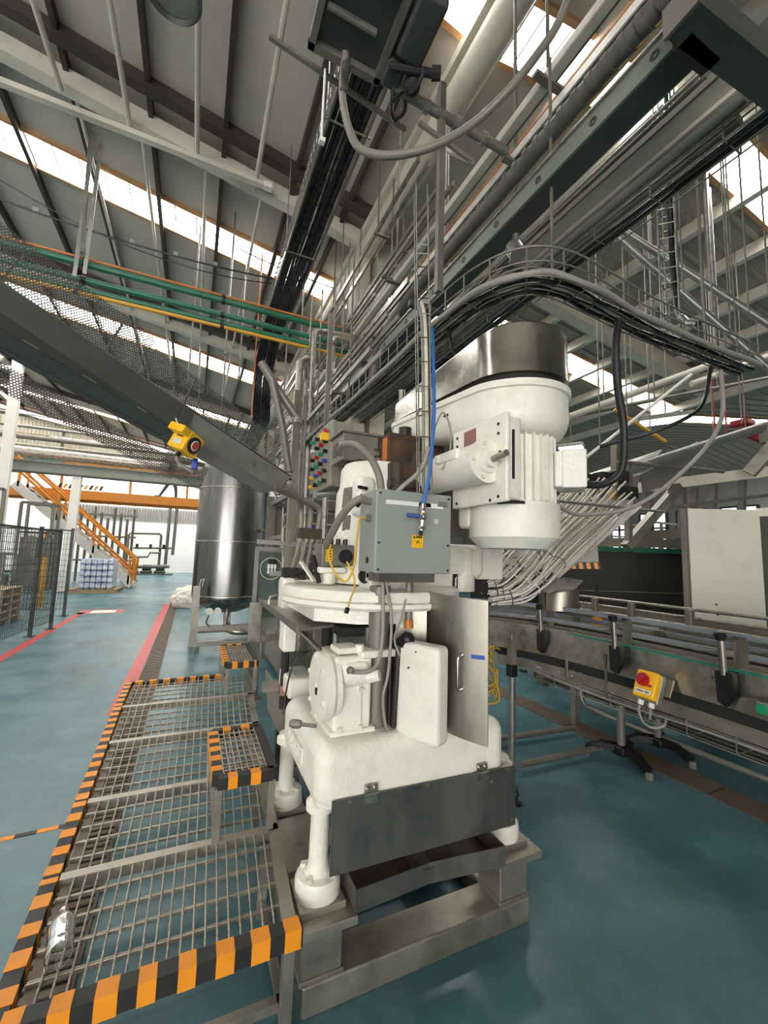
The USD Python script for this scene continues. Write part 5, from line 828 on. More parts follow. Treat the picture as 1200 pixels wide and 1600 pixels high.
for y in (18.95, 19.9):
    for dz in (0.55, 1.0): part(SC, 'handrail', G().tube([(A0[0]-0.05, y, 0.15), (A0[0]+0.02, y, dz+0.1), (A0[0]-0.25, y, dz+0.35), (A1[0], y, A1[2]+dz)] if dz > 0.9 else [(A0[0], y, dz), (A1[0], y, A1[2]+dz)], 0.045, n=8), 'orange')
    for k in (0.04, 0.35, 0.66, 0.97): q = A0+(A1-A0)*k; part(SC, 'rail_post', G().bar((q[0], y, q[2]), (q[0], y, q[2]+1.0), 0.06, 0.06), 'orange')
t = thing('walkway_beam', 'blue-grey steel beam with a dark groove spanning in front of the orange walkway', 'beam', (-4, 17.4, 4.15)); part(t, 'beam', G().ab((-11, 17.35, 3.98), (0.2, 17.5, 4.36)), 'grey_beam'); part(t, 'flange', G().ab((-11, 17.28, 4.32), (0.2, 17.55, 4.37)), 'galv_d'); part(t, 'flange', G().ab((-11, 17.28, 3.96), (0.2, 17.55, 4.0)), 'beam_dark')
t = thing('white_column', 'slender white column under the blue-grey beam beside the pallet', 'column', (-3.86, 17.4, 0)); part(t, 'shaft', G().bar((-3.86, 17.42, 0), (-3.82, 17.42, 3.96), 0.26, 0.2), 'white_col'); part(t, 'base_plate', G().ab((-4.05, 17.2, 0), (-3.67, 17.6, 0.03)), 'galv')
t = thing('white_column', 'braced white column at the far left edge', 'column', (-5.5, 16.4, 0)); part(t, 'shaft', G().ab((-5.62, 16.4, 0), (-5.35, 16.6, 8.2)), 'white_col'); part(t, 'brace', G().bar((-7.5, 16.5, 6.0), (-5.5, 16.5, 7.8), 0.12, 0.12), 'white_col'); part(t, 'brace', G().bar((-7.5, 16.5, 7.8), (-5.5, 16.5, 6.0), 0.1, 0.1), 'white_col'); part(t, 'top_beam', G().bar((-9, 16.5, 7.2), (-5.4, 16.5, 7.1), 0.12, 0.12), 'white_col')
solo('air_duct', G().cyl((-11, 22.5, 5.55), (1.5, 22.5, 5.55), 0.36, n=28), 'steel_h', 'round silver air duct running above the orange walkway', 'duct', smooth=60)
t = thing('window_band', 'ribbed translucent strip of cladding below the duct on the back wall', 'cladding', (0, 30.9, 4)); 
for k in range(52): part(t, 'slat', G().ab((-7.5+0.16*k, 30.9, 3.35), (-7.4+0.16*k, 30.97, 4.15)), 'galv')
for i, (z, y, r, m) in enumerate(((8.0, 24, 0.05, 'galv'), (7.55, 24, 0.09, 'galv_d'), (7.0, 24, 0.07, 'galv'), (6.5, 24, 0.1, 'galv_d'), (6.15, 24, 0.05, 'clad'), (8.6, 24, 0.07, 'galv_d'))):
    t = thing('wall_pipe', ['thin pipe high on the back left cladding, second from top', 'thick pipe on the back left cladding, third from top', 'medium pipe on the back left cladding, fourth from top', 'thickest pipe on the back left cladding, just above the duct bracket', 'pale pipe directly above the silver duct', 'topmost pipe on the back left cladding'][i], 'pipe', (-4, y, z)); part(t, 'pipe', G().cyl((-11, y, z), (2.0, y, z), r, n=10), m, smooth=60)
    for x in (-6, -3.2, -0.5): part(t, 'bracket', G().ab((x-0.05, y, z-0.25), (x+0.05, y+0.08, z+0.02)), 'galv_d')
# the worker on the walkway
WK = thing('person', 'worker in an orange helmet and dark shirt striding left along the orange walkway', 'person', (-1.05, 20.6, 3.78))
def body(bones, ref=0.03, it=8):
    ms = []
    for (p, r), (q, s) in bones: ms.append(manifold3d.Manifold.batch_hull([manifold3d.Manifold.sphere(r, 12).translate(tuple(map(float, p))), manifold3d.Manifold.sphere(s, 12).translate(tuple(map(float, q)))]))
    m = manifold3d.Manifold.batch_boolean(ms, manifold3d.OpType.Add).refine_to_length(ref).to_mesh(); tm = trimesh.Trimesh(np.array(m.vert_properties[:, :3], float), np.array(m.tri_verts)); trimesh.smoothing.filter_taubin(tm, iterations=it); return tm
o = V3(-1.05, 20.6, 3.78); J = lambda x, y, z: o+V3(x, y, z)
bones = [((J(0, 0, 0.95), 0.13), (J(-0.02, 0, 1.15), 0.125)), ((J(-0.02, 0, 1.15), 0.125), (J(-0.05, 0, 1.36), 0.14)), ((J(-0.05, -0.16, 1.40), 0.065), (J(-0.05, 0.16, 1.40), 0.065)), ((J(-0.05, 0, 1.42), 0.06), (J(-0.07, 0, 1.55), 0.052)), ((J(-0.08, 0, 1.60), 0.085), (J(-0.09, 0, 1.66), 0.092)),
    ((J(-0.05, -0.18, 1.38), 0.055), (J(0.03, -0.24, 1.12), 0.043)), ((J(0.03, -0.24, 1.12), 0.043), (J(-0.16, -0.2, 0.98), 0.035)), ((J(-0.16, -0.2, 0.98), 0.035), (J(-0.26, -0.19, 0.97), 0.03)), ((J(-0.05, 0.18, 1.38), 0.055), (J(-0.12, 0.24, 1.12), 0.043)), ((J(-0.12, 0.24, 1.12), 0.043), (J(-0.26, 0.2, 1.0), 0.035)),
    ((J(0, -0.09, 0.93), 0.1), (J(-0.2, -0.1, 0.52), 0.068)), ((J(-0.2, -0.1, 0.52), 0.068), (J(-0.42, -0.1, 0.12), 0.048)), ((J(-0.42, -0.1, 0.07), 0.05), (J(-0.6, -0.1, 0.05), 0.035)), ((J(0, 0.09, 0.93), 0.1), (J(0.16, 0.1, 0.52), 0.068)), ((J(0.16, 0.1, 0.52), 0.068), (J(0.2, 0.1, 0.12), 0.048)), ((J(0.2, 0.1, 0.07), 0.05), (J(0.04, 0.1, 0.05), 0.035))]
bm = body(bones); fz_ = bm.triangles_center[:, 2]-o[2]; fx_ = bm.triangles_center
hands = ((fz_ > 0.9) & (fz_ < 1.06) & (bm.triangles_center[:, 0]-o[0] < -0.2)); skin_ = hands | (fz_ > 1.5)
sub_ = lambda m_: (lambda t_: G().add(t_.vertices, t_.faces))(bm.submesh([np.nonzero(m_)[0]], append=True))
part(WK, 'body', sub_(skin_), 'skin', smooth=True); part(WK, 'shirt', sub_(~skin_ & (fz_ > 0.95)), 'cloth_dark', smooth=True); part(WK, 'trousers', sub_(~skin_ & (fz_ <= 0.95)), 'cloth_grey', smooth=True)
part(WK, 'waist_band', G().cyl(J(0, 0, 0.93), J(0, 0, 1.03), 0.175, 0.165, n=18), 'helmet'); h = J(-0.09, 0, 1.68); part(WK, 'helmet', G().lathe([(0, 0.125), (0.06, 0.115), (0.10, 0.07), (0.115, 0.0), (0.14, -0.008), (0.14, -0.018), (0.1, -0.018)], h, n=20).rbox(h+V3(-0.14, 0, -0.01), (0.1, 0.14, 0.014), 0.005), 'helmet'); part(WK, 'nose', G().sph(J(-0.18, 0, 1.61), 0.018, 1), 'skin')
for y in (-0.1, 0.1): part(WK, 'boot', G().rbox(J(-0.51 if y < 0 else 0.12, y, 0.04), (0.28, 0.1, 0.09), 0.03), 'black')
# pallet with shrink-wrapped packs
PL = thing('pallet', 'wooden pallet under the blue and white stack', 'pallet', (-2.9, 17.5, 0))
for k in range(7): part(PL, 'deck_board', G().ab((-3.6+0.205*k, 16.75, 0.12), (-3.45+0.205*k, 17.95, 0.145)), 'wood')
for y in (16.77, 17.3, 17.85): part(PL, 'bearer', G().ab((-3.6, y, 0.0), (-2.22, y+0.1, 0.12)), 'wood')
PK = thing('pack_stack', 'stack of blue and white shrink-wrapped packs on the pallet by the stairs', 'packs', (-2.9, 17.5, 0.145)); M['pack'] = paint('blue_white_packs', (120, 136, 172), 0.3, var=0, scale=7, c2=(206, 214, 230), coat=0.5)
for r in range(5):
    for k in range(6):
        x = -3.37+0.16*k; part(PK, 'pack', G().rbox((x+0.08, 16.95+0.02*rnd.random(), 0.245+0.2*r), (0.155, 0.3, 0.195), 0.03), 'pack'); part(PK, 'pack_band', G().ab((x+0.01, 16.785, 0.22+0.2*r), (x+0.15, 16.80, 0.25+0.2*r)), 'paper')
part(PK, 'rear_packs', G().rbox((-2.89, 17.45, 0.645), (0.95, 0.7, 1.0), 0.05), 'pack')
# black mesh fence
def fence(name, lab, a, b, h, posts):
    a, b = V3(*a), V3(*b); t = thing(name, lab, 'fence', a)
    for q in posts: p = a+(b-a)*q; part(t, 'post', G().bar(p, p+V3(0, 0, h+0.05), 0.05, 0.06), 'black'); part(t, 'foot_plate', G().box(p+V3(0, 0, 0.006), (0.14, 0.14, 0.012)), 'greenb' if q else 'black')
    L_ = np.linalg.norm(b-a); g = G()
    for k in range(int(L_/0.06)): p = a+(b-a)*(k+0.5)*0.06/L_; g.bar(p+V3(0, 0, 0.12), p+V3(0, 0, h), 0.006, 0.006)
    for k in range(int(h/0.12)): z = 0.15+0.12*k; g.bar(a+V3(0, 0, z), b+V3(0, 0, z), 0.006, 0.006)
    part(t, 'mesh_panel', g, 'black', kind='stuff'); part(t, 'top_rail', G().bar(a+V3(0, 0, h), b+V3(0, 0, h), 0.03, 0.03), 'black'); return t
fence('mesh_fence', 'black mesh fence along the left side of the aisle', (-2.41, 9.04, 0), (-2.75, 4.6, 0), 1.82, (0, 0.5, 1)); fence('mesh_fence', 'short black mesh fence panel at the end of the aisle fence', (-2.3, 9.75, 0), (-2.41, 9.06, 0), 1.82, (0,)); fence('mesh_fence', 'black mesh fence running left behind the stacked pallets', (-2.5, 11.5, 0), (-7.5, 11.8, 0), 1.9, (0, 0.5))
solo('yellow_post', G().cyl((-3.42, 13.3, 0), (-3.42, 13.3, 1.25), 0.06, n=14), 'yellow_p', 'yellow guard post behind the black mesh fence', 'post')
for k in range(5):
    t = thing('wooden_pallet', ['lowest wooden pallet of the stack behind the black fence', 'second wooden pallet from the bottom behind the black fence', 'middle wooden pallet of the stack behind the black fence', 'second wooden pallet from the top behind the black fence', 'topmost wooden pallet of the stack behind the black fence'][k], 'pallet', (-3.9, 10.6, 0.14*k))
    for j in range(6): part(t, 'deck_board', G().ab((-4.6+0.25*j, 10.05, 0.14*k+0.11), (-4.42+0.25*j, 11.15, 0.14*k+0.135)), 'wood')
    for y in (10.06, 10.55, 11.04): part(t, 'bearer', G().ab((-4.6, y, 0.14*k+0.005), (-3.17, y+0.09, 0.14*k+0.108)), 'wood')
# machinery and pipe racks at the back
for i, (x, y, w, d, h, m) in enumerate(((-5.9, 15.5, 1.2, 1.2, 3.2, 'soot'), (-7.6, 14, 1.3, 1.4, 2.6, 'beam_dark'), (-5.0, 18.4, 0.9, 0.7, 3.0, 'galv_d'), (-4.6, 13.4, 0.9, 0.8, 1.3, 'beam_dark'))):
    t = thing('packing_machine', ['tall dark framed machine at the far left behind the fence', 'dark machine at the far left edge behind the pallets', 'grey framed machine behind the white column', 'low dark machine with a blue arm behind the fence'][i], 'machine', (x, y, 0)); part(t, 'body', G().rbox((x, y, h*0.3), (w*0.85, d*0.85, h*0.6), 0.02), m)
    for a in (-1, 1):
        for b in (-1, 1): part(t, 'frame_post', G().bar((x+a*w/2, y+b*d/2, 0), (x+a*w/2, y+b*d/2, h), 0.08, 0.08), 'galv_d')
        part(t, 'frame_beam', G().bar((x-w/2, y+a*d/2, h), (x+w/2, y+a*d/2, h), 0.08, 0.08), 'galv_d'); part(t, 'frame_beam', G().bar((x-w/2, y+a*d/2, h*0.66), (x+w/2, y+a*d/2, h*0.66), 0.06, 0.06), 'soot')
    part(t, 'panel', G().ab((x-w*0.3, y-d/2-0.02, h*0.35), (x+w*0.1, y-d/2, h*0.62)), 'steel'); part(t, 'beacon', G().cyl((x+w*.3, y, h*0.6), (x+w*.3, y, h*0.6+0.3), 0.05, n=10), 'red' if i == 0 else 'orange')
    if i == 3: part(t, 'blue_arm', G().bar((x-0.6, y-0.4, 1.1), (x+0.2, y-0.4, 1.5), 0.15, 0.1), 'blue'); part(t, 'orange_bin', G().rbox((x-0.2, y-0.6, 0.65), (0.4, 0.3, 0.3), 0.03), 'orange')
t = thing('pipe_rack', 'rack of dark vertical pipes behind the staircase', 'pipes', (-3.8, 23, 0))
for k in range(10): part(t, 'pipe', G().cyl((-5.0+0.26*k, 23, 0.0), (-5.0+0.26*k, 23, 3.4-0.25*(k % 3)), 0.055, n=8), 'galv_d', smooth=60)
for z in (0.9, 2.0, 3.0): part(t, 'cross_rail', G().ab((-5.2, 22.9, z), (-2.5, 22.96, z+0.08)), 'galv_d')
t = thing('pump_skid', 'pump skid with looping steel pipes against the white back wall', 'pump skid', (-2.6, 28.6, 0))
for P, r in (([(-3.5, 28.6, 0.3), (-3.5, 28.6, 2.3), (-3.4, 28.6, 2.42), (-1.9, 28.6, 2.45), (-1.8, 28.6, 2.35), (-1.8, 28.6, 0.5)], 0.07), ([(-3.2, 28.5, 1.55), (-1.2, 28.5, 1.6)], 0.06), ([(-3.3, 28.4, 1.0), (-2.4, 28.4, 1.05), (-2.3, 28.4, 1.3), (-1.7, 28.4, 1.3)], 0.06), ([(-1.45, 28.5, 0.6), (-1.42, 28.5, 4.6)], 0.09), ([(-1.1, 28.5, 1.2), (-1.05, 28.5, 4.7)], 0.09), ([(-3.4, 28.3, 0.45), (-1.2, 28.3, 0.5)], 0.1)): part(t, 'pipe', G().tube(P, r, n=10), 'galv_d')
for x in (-3.1, -2.4, -1.7): part(t, 'pump', G().cyl((x-0.2, 28.2, 0.42), (x+0.25, 28.2, 0.42), 0.18, n=14).rbox((x, 28.2, 0.12), (0.6, 0.4, 0.22), 0.02), 'beam_dark'); part(t, 'valve', G().cyl((x+0.1, 28.4, 1.55), (x+0.1, 28.4, 1.8), 0.07, n=8), 'soot')
part(t, 'base_frame', G().ab((-3.7, 27.9, 0), (-1.0, 28.8, 0.08)), 'galv_d')
t = thing('hose_reel', 'ceiling fan-like round dark ring fixture at the upper left edge', 'fixture', (-0.499,3.631,6.2)) if False else thing('ring_fixture', 'round dark ring lamp fitting hanging at the very top left', 'light fitting', V3(*(-0.466,3.379,5.9)))
c = V3(*(-0.454,3.306,5.9)); part(t, 'ring', G().lathe([(0.17, 0), (0.19, -0.03), (0.215, 0), (0.19, 0.04), (0.17, 0)], c, n=32), 'beam_dark'); part(t, 'lens', G().cyl(c+V3(0, 0, 0.01), c+V3(0, 0, 0.03), 0.175, n=28), 'galv'); part(t, 'stem', G().cyl(c+V3(0, 0, 0.03), c+V3(0, 0, roofz(c[0])-5.9), 0.02, n=8), 'galv')
# ---------------- right-hand conveyor
RC_ = thing('can_conveyor', 'stainless can conveyor with blue-grey guide rails curving past the machine on the right', 'conveyor', (2.6, 1.5, 0))
CPTS = spline([(2.44, -0.4), (2.455, 0.3), (2.465, 1.0), (2.48, 1.5), (2.48, 1.95), (2.44, 2.35), (2.32, 2.66), (2.12, 2.92), (1.85, 3.15), (1.5, 3.35)], 6)
CN = np.gradient(CPTS, axis=0); CN /= np.linalg.norm(CN, axis=1, keepdims=True); CN = np.column_stack([CN[:, 1], -CN[:, 0]])     # towards the far side
def ribbon(a, b, z0, z1, o0, o1):
    P = CPTS[a:b]; N = CN[a:b]; g = G(); n = len(P); V = np.vstack([np.column_stack([P+N*o, np.full(n, z)]) for o, z in ((o0, z0), (o1, z0), (o1, z1), (o0, z1))]); i = np.arange(n-1); F = []
    for k in range(4): l = (k+1) % 4; F += [np.stack([i+k*n, i+k*n+1, i+l*n], 1), np.stack([i+k*n+1, i+l*n+1, i+l*n], 1)]
    F += [np.array([[0, n, 2*n], [0, 2*n, 3*n], [n-1, 3*n-1, 2*n-1], [n-1, 4*n-1, 3*n-1]])]
    return g.add(V, np.vstack(F))
m = len(CPTS); cuts = [0, 20, 26, 31, m]
for a, b in zip(cuts, cuts[1:]): part(RC_, 'side_plate', ribbon(a, min(b+1, m) if b < m else m, 0.85, 1.05, 0, 0.006), 'steel_h', smooth=20)
part(RC_, 'belt_edge', ribbon(0, 28, 1.035, 1.047, -0.006, 0.0), 'teal_belt'); part(RC_, 'belt', ribbon(0, m, 1.03, 1.05, 0.01, 0.20), 'bed_dark'); part(RC_, 'wear_edge', ribbon(0, m, 1.05, 1.056, -0.002, 0.012), 'steel_h')
part(RC_, 'dark_slot', ribbon(0, m, 0.79, 0.85, 0.02, 0.2), 'soot'); part(RC_, 'lower_plate', ribbon(0, m, 0.72, 0.79, 0.0, 0.008), 'dull', smooth=20); part(RC_, 'far_plate', ribbon(0, m, 0.80, 1.06, 0.205, 0.212), 'bed_dark', smooth=20); part(RC_, 'inner_strip', ribbon(0, m, 1.056, 1.075, 0.03, 0.036), 'galv_d', smooth=20)
for nm, z, o in (('guide_rail', 1.215, -0.02), ('guide_rail', 1.125, -0.02), ('far_guide_rail', 1.13, 0.2)):
    r_ = part(RC_, nm, ribbon(0, m, z-0.012, z+0.008, o-0.008, o+0.008), paint('blue_grey_rail', (140, 146, 154), 0.34, 0.4, var=0.06) if 'bgr' not in M else M['bgr'], smooth=20); M.setdefault('bgr', UsdShade.Material(stage.GetPrimAtPath(LK+'blue_grey_rail'))); part(r_, 'rail_backing', ribbon(0, m, z-0.02, z-0.012, o-0.005, o+0.012), 'steel_h', smooth=20)
for i, (x, y) in enumerate(((2.43, 2.38), (2.455, 1.80), (2.44, 1.21), (2.43, 0.5))):
    bk = part(RC_, 'rail_bracket', G().sheet([(x-0.022, y+0.035, 1.035), (x-0.022, y-0.04, 1.035), (x-0.022, y-0.045, 0.95), (x-0.022, y-0.005, 0.87), (x-0.022, y+0.03, 0.89)], 0.04), 'black'); part(bk, 'bracket_post', G().cyl((x-0.03, y, 1.02), (x-0.045, y, 1.2), 0.016, n=14), 'steel'); part(bk, 'bracket_head', G().lathe([(0, 0), (0.02, 0), (0.028, 0.03), (0.02, 0.04), (0, 0.04)], (x-0.045, y, 1.185), n=12), 'black'); part(bk, 'clamp_handle', G().cyl((x-0.05, y+0.02, 1.13), (x-0.06, y+0.10, 1.12), 0.007, n=8), 'steel_h')
    part(bk, 'rail_plate', G().ab((x+0.0, y-0.09, 1.06), (x+0.006, y-0.03, 1.21)), 'steel'); part(RC_, 'far_bracket', G().ab((x+0.2, y-0.15, 1.06), (x+0.206, y-0.09, 1.14)), 'steel')
g = G()
for x, y, z in ((2.475, 2.1, 1.0), (2.478, 2.06, 0.99), (2.47, 2.12, 0.9), (2.474, 2.0, 0.985), (2.475, 1.92, 0.96), (2.475, 1.98, 0.9), (2.478, 1.62, 0.97), (2.47, 1.3, 0.98), (2.44, 2.4, 0.98), (2.36, 2.6, 1.0)): hexbolt(g, (x, y, z), (-1, 0, 0), 0.009, 0.01)
part(RC_, 'bolts', g, 'steel_h')
part(RC_, 'stay', G().bar((2.44, 1.88, 0.97), (2.44, 1.88, 0.70), 0.012, 0.012), 'steel'); part(RC_, 'stay', G().cyl((2.455, 2.2, 0.86), (2.455, 2.2, 0.74), 0.012, n=8), 'steel')
ST = thing('conveyor_stand', 'square stainless stand post with black clamp and floor cross tubes under the can conveyor', 'stand', (2.29, 2.575, 0)); part(ST, 'post', G().bar((2.28, 2.56, 0.72), (2.28, 2.56, 1.04), 0.05, 0.05), 'dull'); part(ST, 'post', G().cyl((2.28, 2.56, 0), (2.28, 2.56, 0.72), 0.027, n=14), 'galv'); part(ST, 'black_clamp', G().rbox((2.28, 2.56, 0.71), (0.062, 0.062, 0.09), 0.006), 'black'); part(ST, 'label', G().box((2.257, 2.535, 0.965), (0.004, 0.03, 0.035), rz=-0.6), 'paper', label='small white label'); part(ST, 'plug_knob', G().cyl((2.30, 2.5, 0.72), (2.34, 2.46, 0.72), 0.012, n=8), 'black')
for a, b in (((2.30, 2.49, 0.055), (3.12, 2.47, 0.055)), ((2.3, 2.9, 0.055), (3.25, 2.84, 0.055)), ((2.28, 2.56, 0.055), (2.3, 2.95, 0.055))): part(ST, 'cross_tube', G().cyl(a, b, 0.024, n=12), 'galv_d', smooth=60)
def tripod(name, lab, x, y, top, arms):
    t = thing(name, lab, 'stand', (x, y, 0)); part(t, 'column', G().cyl((x, y, 0.08), (x, y, top), 0.03, n=14), 'galv_d', smooth=60); part(t, 'hub', G().rbox((x, y, 0.09), (0.12, 0.12, 0.07), 0.015), 'black')
    for a, l in arms: dx, dy = math.cos(a), math.sin(a); part(t, 'foot_arm', G().bar((x, y, 0.10), (x+dx*l*0.6, y+dy*l*0.6, 0.10), 0.07, 0.05).bar((x+dx*l*0.55, y+dy*l*0.55, 0.10), (x+dx*l, y+dy*l, 0.05), 0.06, 0.045), 'black'); part(t, 'foot_pad', G().cyl((x+dx*l, y+dy*l, 0), (x+dx*l, y+dy*l, 0.05), 0.03, n=10), 'galv_d')
    return t
tripod('tripod_stand', 'black-footed tripod stand with grey column, nearest under the can conveyor', 3.18, 2.33, 0.78, ((-1.8, 0.26), (2.2, 0.25), (0.4, 0.25))); tripod('tripod_stand', 'second black-footed tripod stand further right under the can conveyor', 3.62, 2.32, 0.8, ((-1.6, 0.26), (2.4, 0.26), (0.5, 0.26)))
solo('floor_conduit', G().tube([(3.72, 1.0, 0.1), (3.66, 2.2, 0.11), (3.62, 2.9, 0.13), (3.6, 3.02, 0.16), (3.6, 3.06, 0.26), (3.6, 3.06, 0.6)], 0.024, n=12, smooth=2), 'galv', 'grey conduit running low over the floor behind the tripod stands', 'conduit', smooth=60)
BT = thing('cable_basket', 'sagging wire basket of pale cables slung under the can conveyor', 'cable tray', (2.5, 1.8, 0.7))
for k in range(7): part(BT, 'cable', G().tube([(2.36+0.015*k, 2.75-0.1*k, 0.76), (2.44+0.012*k, 2.3, 0.70+0.008*k), (2.47+0.012*k, 1.8, 0.685+0.010*(k % 3)), (2.47+0.012*k, 1.3, 0.69+0.010*((k+1) % 3)), (2.46+0.012*k, 0.5, 0.69)], 0.005 if k % 3 else 0.008, n=6, smooth=5), 'grey_cable' if k % 3 != 1 else 'galv', smooth=60)
for k in range(9): y = 2.5-0.22*k; part(BT, 'basket_hoop', G().tube([(2.42, y, 0.75), (2.42, y, 0.66), (2.58, y, 0.66), (2.58, y, 0.75)], 0.003, n=5), 'galv')
for x, z in ((2.42, 0.66), (2.47, 0.655), (2.53, 0.655), (2.58, 0.66)): part(BT, 'basket_wire', G().cyl((x, 2.6, z), (x, 0.3, z), 0.003, n=5), 'galv')
IS = thing('isolator_switch', 'yellow isolator switch box with red rotary knob on the can conveyor side', 'switch', (2.38, 1.55, 0.87)); a = math.radians(24); Ri = np.array([[math.cos(a), 0, math.sin(a)], [0, 1, 0], [-math.sin(a), 0, math.cos(a)]]); ic = V3(2.385, 1.565, 0.86); I = lambda x, y, z: ic+Ri @ V3(x, y, z)
part(IS, 'base', G().rbox(I(0.018, 0, 0), (0.045, 0.12, 0.165), 0.008, R=Ri), 'galv'); part(IS, 'cover', G().rbox(I(-0.025, 0, 0.005), (0.05, 0.118, 0.15), 0.010, R=Ri), 'yellow'); d = Ri @ V3(-1, 0, 0); kb = part(IS, 'rotary_knob', G().cyl(I(-0.05, 0.012, 0.025), I(-0.06, 0.012, 0.025), 0.036, n=28), 'red'); part(kb, 'knob_grip', G().rbox(I(-0.07, 0.012, 0.025), (0.022, 0.016, 0.056), 0.005, R=Ri @ np.array([[1, 0, 0], [0, .8, -.6], [0, .6, .8]])), 'red'); part(kb, 'knob_tip', G().box(I(-0.055, -0.03, 0.0), (0.008, 0.02, 0.014), R=Ri), 'red')
part(IS, 'label_plate', G().box(I(-0.0508, 0.0, -0.038), (0.002, 0.086, 0.022), R=Ri), 'paper', label='white label strip'); g = G()
for k in range(9): g.box(I(-0.0522, 0.034-0.008*k, -0.038), (0.001, 0.005 if k != 5 else 0.002, 0.009 if k != 5 else 0.002), R=Ri)
part(IS, 'label_print', g, 'black')
for y in (0.03, -0.03): part(IS, 'cable_gland', G().cyl(I(0.0, y, -0.08), I(0.0, y, -0.105), 0.016, n=8), 'paper')
part(IS, 'cable', G().tube([I(0, 0.03, -0.1), I(0.0, 0.03, -0.14), I(0, -0.01, -0.19), I(0, -0.06, -0.2), I(0.02, -0.10, -0.17), I(0.06, -0.08, -0.13)], 0.007, n=8, smooth=5), 'grey_cable'); part(IS, 'cable', G().tube([I(0, -0.03, -0.1), I(0, -0.03, -0.13), I(0.03, -0.02, -0.16)], 0.007, n=8, smooth=3), 'grey_cable'); part(IS, 'mount_bracket', G().rbox(I(0.05, -0.01, 0.03), (0.02, 0.16, 0.10), 0.004, R=Ri), 'steel')
PB = thing('push_button_box', 'steel push-button box with a green button at the right edge of the can conveyor', 'push button', (2.4, 1.06, 0.9)); part(PB, 'plate', G().sheet([(2.40, 1.14, 0.94), (2.40, 0.98, 0.95), (2.40, 0.98, 0.86), (2.40, 1.17, 0.87)], 0.012), 'steel'); part(PB, 'button_plate', G().rbox((2.388, 1.05, 0.915), (0.01, 0.055, 0.055), 0.004), 'galv'); part(PB, 'green_button', G().cyl((2.385, 1.05, 0.915), (2.365, 1.05, 0.915), 0.021, n=20), 'greenb'); part(PB, 'bolts', hexbolt(hexbolt(G(), (2.392, 1.125, 0.93), (-1, 0, 0), 0.006, 0.005), (2.392, 1.135, 0.885), (-1, 0, 0), 0.006, 0.005), 'galv'); part(PB, 'back_box', G().ab((2.405, 1.0, 0.87), (2.44, 1.12, 0.94)), 'steel')
# yellow cables heap behind the guard door
YC = thing('yellow_cables', 'tangle of yellow cables hanging behind the guard door under the conveyor', 'cables', (2.0, 2.6, 0.7)); rr = random.Random(3)
for k in range(7): part(YC, 'cable', G().tube([(2.3, 2.72, 0.83), (2.2, 2.66, 0.86)]+[(2.07+rr.uniform(-.07, .07), 2.56+rr.uniform(-.05, .05), 0.9-0.07*j+rr.uniform(-.05, .05)) for j in range(7)], 0.007, n=6, smooth=4), 'yel_cable' if k < 5 else 'grey_cable', smooth=60)
# second conveyor behind
C2 = thing('rear_conveyor', 'second conveyor with thin bright rails behind the near can conveyor', 'conveyor', (3.6, 2, 0))
for z, x in ((1.22, 3.45), (1.16, 3.42), (1.10, 3.4)): part(C2, 'rail', G().cyl((x, 3.3, z), (x-0.1, -0.5, z), 0.012, n=8), 'steel_h', smooth=60)
part(C2, 'side_plate', G().ab((3.4, -0.5, 0.80), (3.42, 3.3, 1.02)), 'dull'); part(C2, 'bed', G().ab((3.42, -0.5, 0.95), (3.9, 3.3, 1.0)), 'soot'); part(C2, 'far_plate', G().ab((3.9, -0.5, 0.8), (3.92, 3.3, 1.1)), 'dull')
for y in (2.7, 2.35, 1.9, 1.3): part(C2, 'rail_clamp', G().rbox((3.38, y, 1.14), (0.05, 0.05, 0.16), 0.01), 'galv_d')
part(C2, 'gear_motor', G().cyl((3.3, 2.06, 1.0), (3.3, 2.32, 1.0), 0.062, n=20).rbox((3.3, 2.4, 1.0), (0.1, 0.14, 0.1), 0.02).cyl((3.3, 2.04, 1.0), (3.3, 2.06, 1.0), 0.055, n=16), 'galv_d'); part(C2, 'orange_reflector', G().cyl((3.05, 2.42, 1.06), (3.02, 2.40, 1.06), 0.05, n=8), 'orange'); part(C2, 'leg', G().bar((3.45, 3.0, 0), (3.45, 3.0, 0.8), 0.06, 0.06), 'dull'); part(C2, 'leg', G().bar((3.45, 0.6, 0), (3.45, 0.6, 0.8), 0.06, 0.06), 'dull')
part(C2, 'skirt', G().ab((4.1, -0.8, 0.05), (4.12, 4.2, 0.9)), 'bed_dark')
t = thing('levelling_foot', 'small black levelling foot on the floor right of the machine stand', 'foot', (1.989,2.199,0)); q = V3(*(1.989,2.199,0)); part(t, 'pad', G().lathe([(0, 0), (0.035, 0), (0.035, 0.012), (0.02, 0.02), (0, 0.02)], q, n=16), 'black'); part(t, 'stem', G().cyl(q, q+V3(0, 0, 0.1), 0.012, n=10).sph(q+V3(0, 0, 0.06), 0.022, 1), 'black')
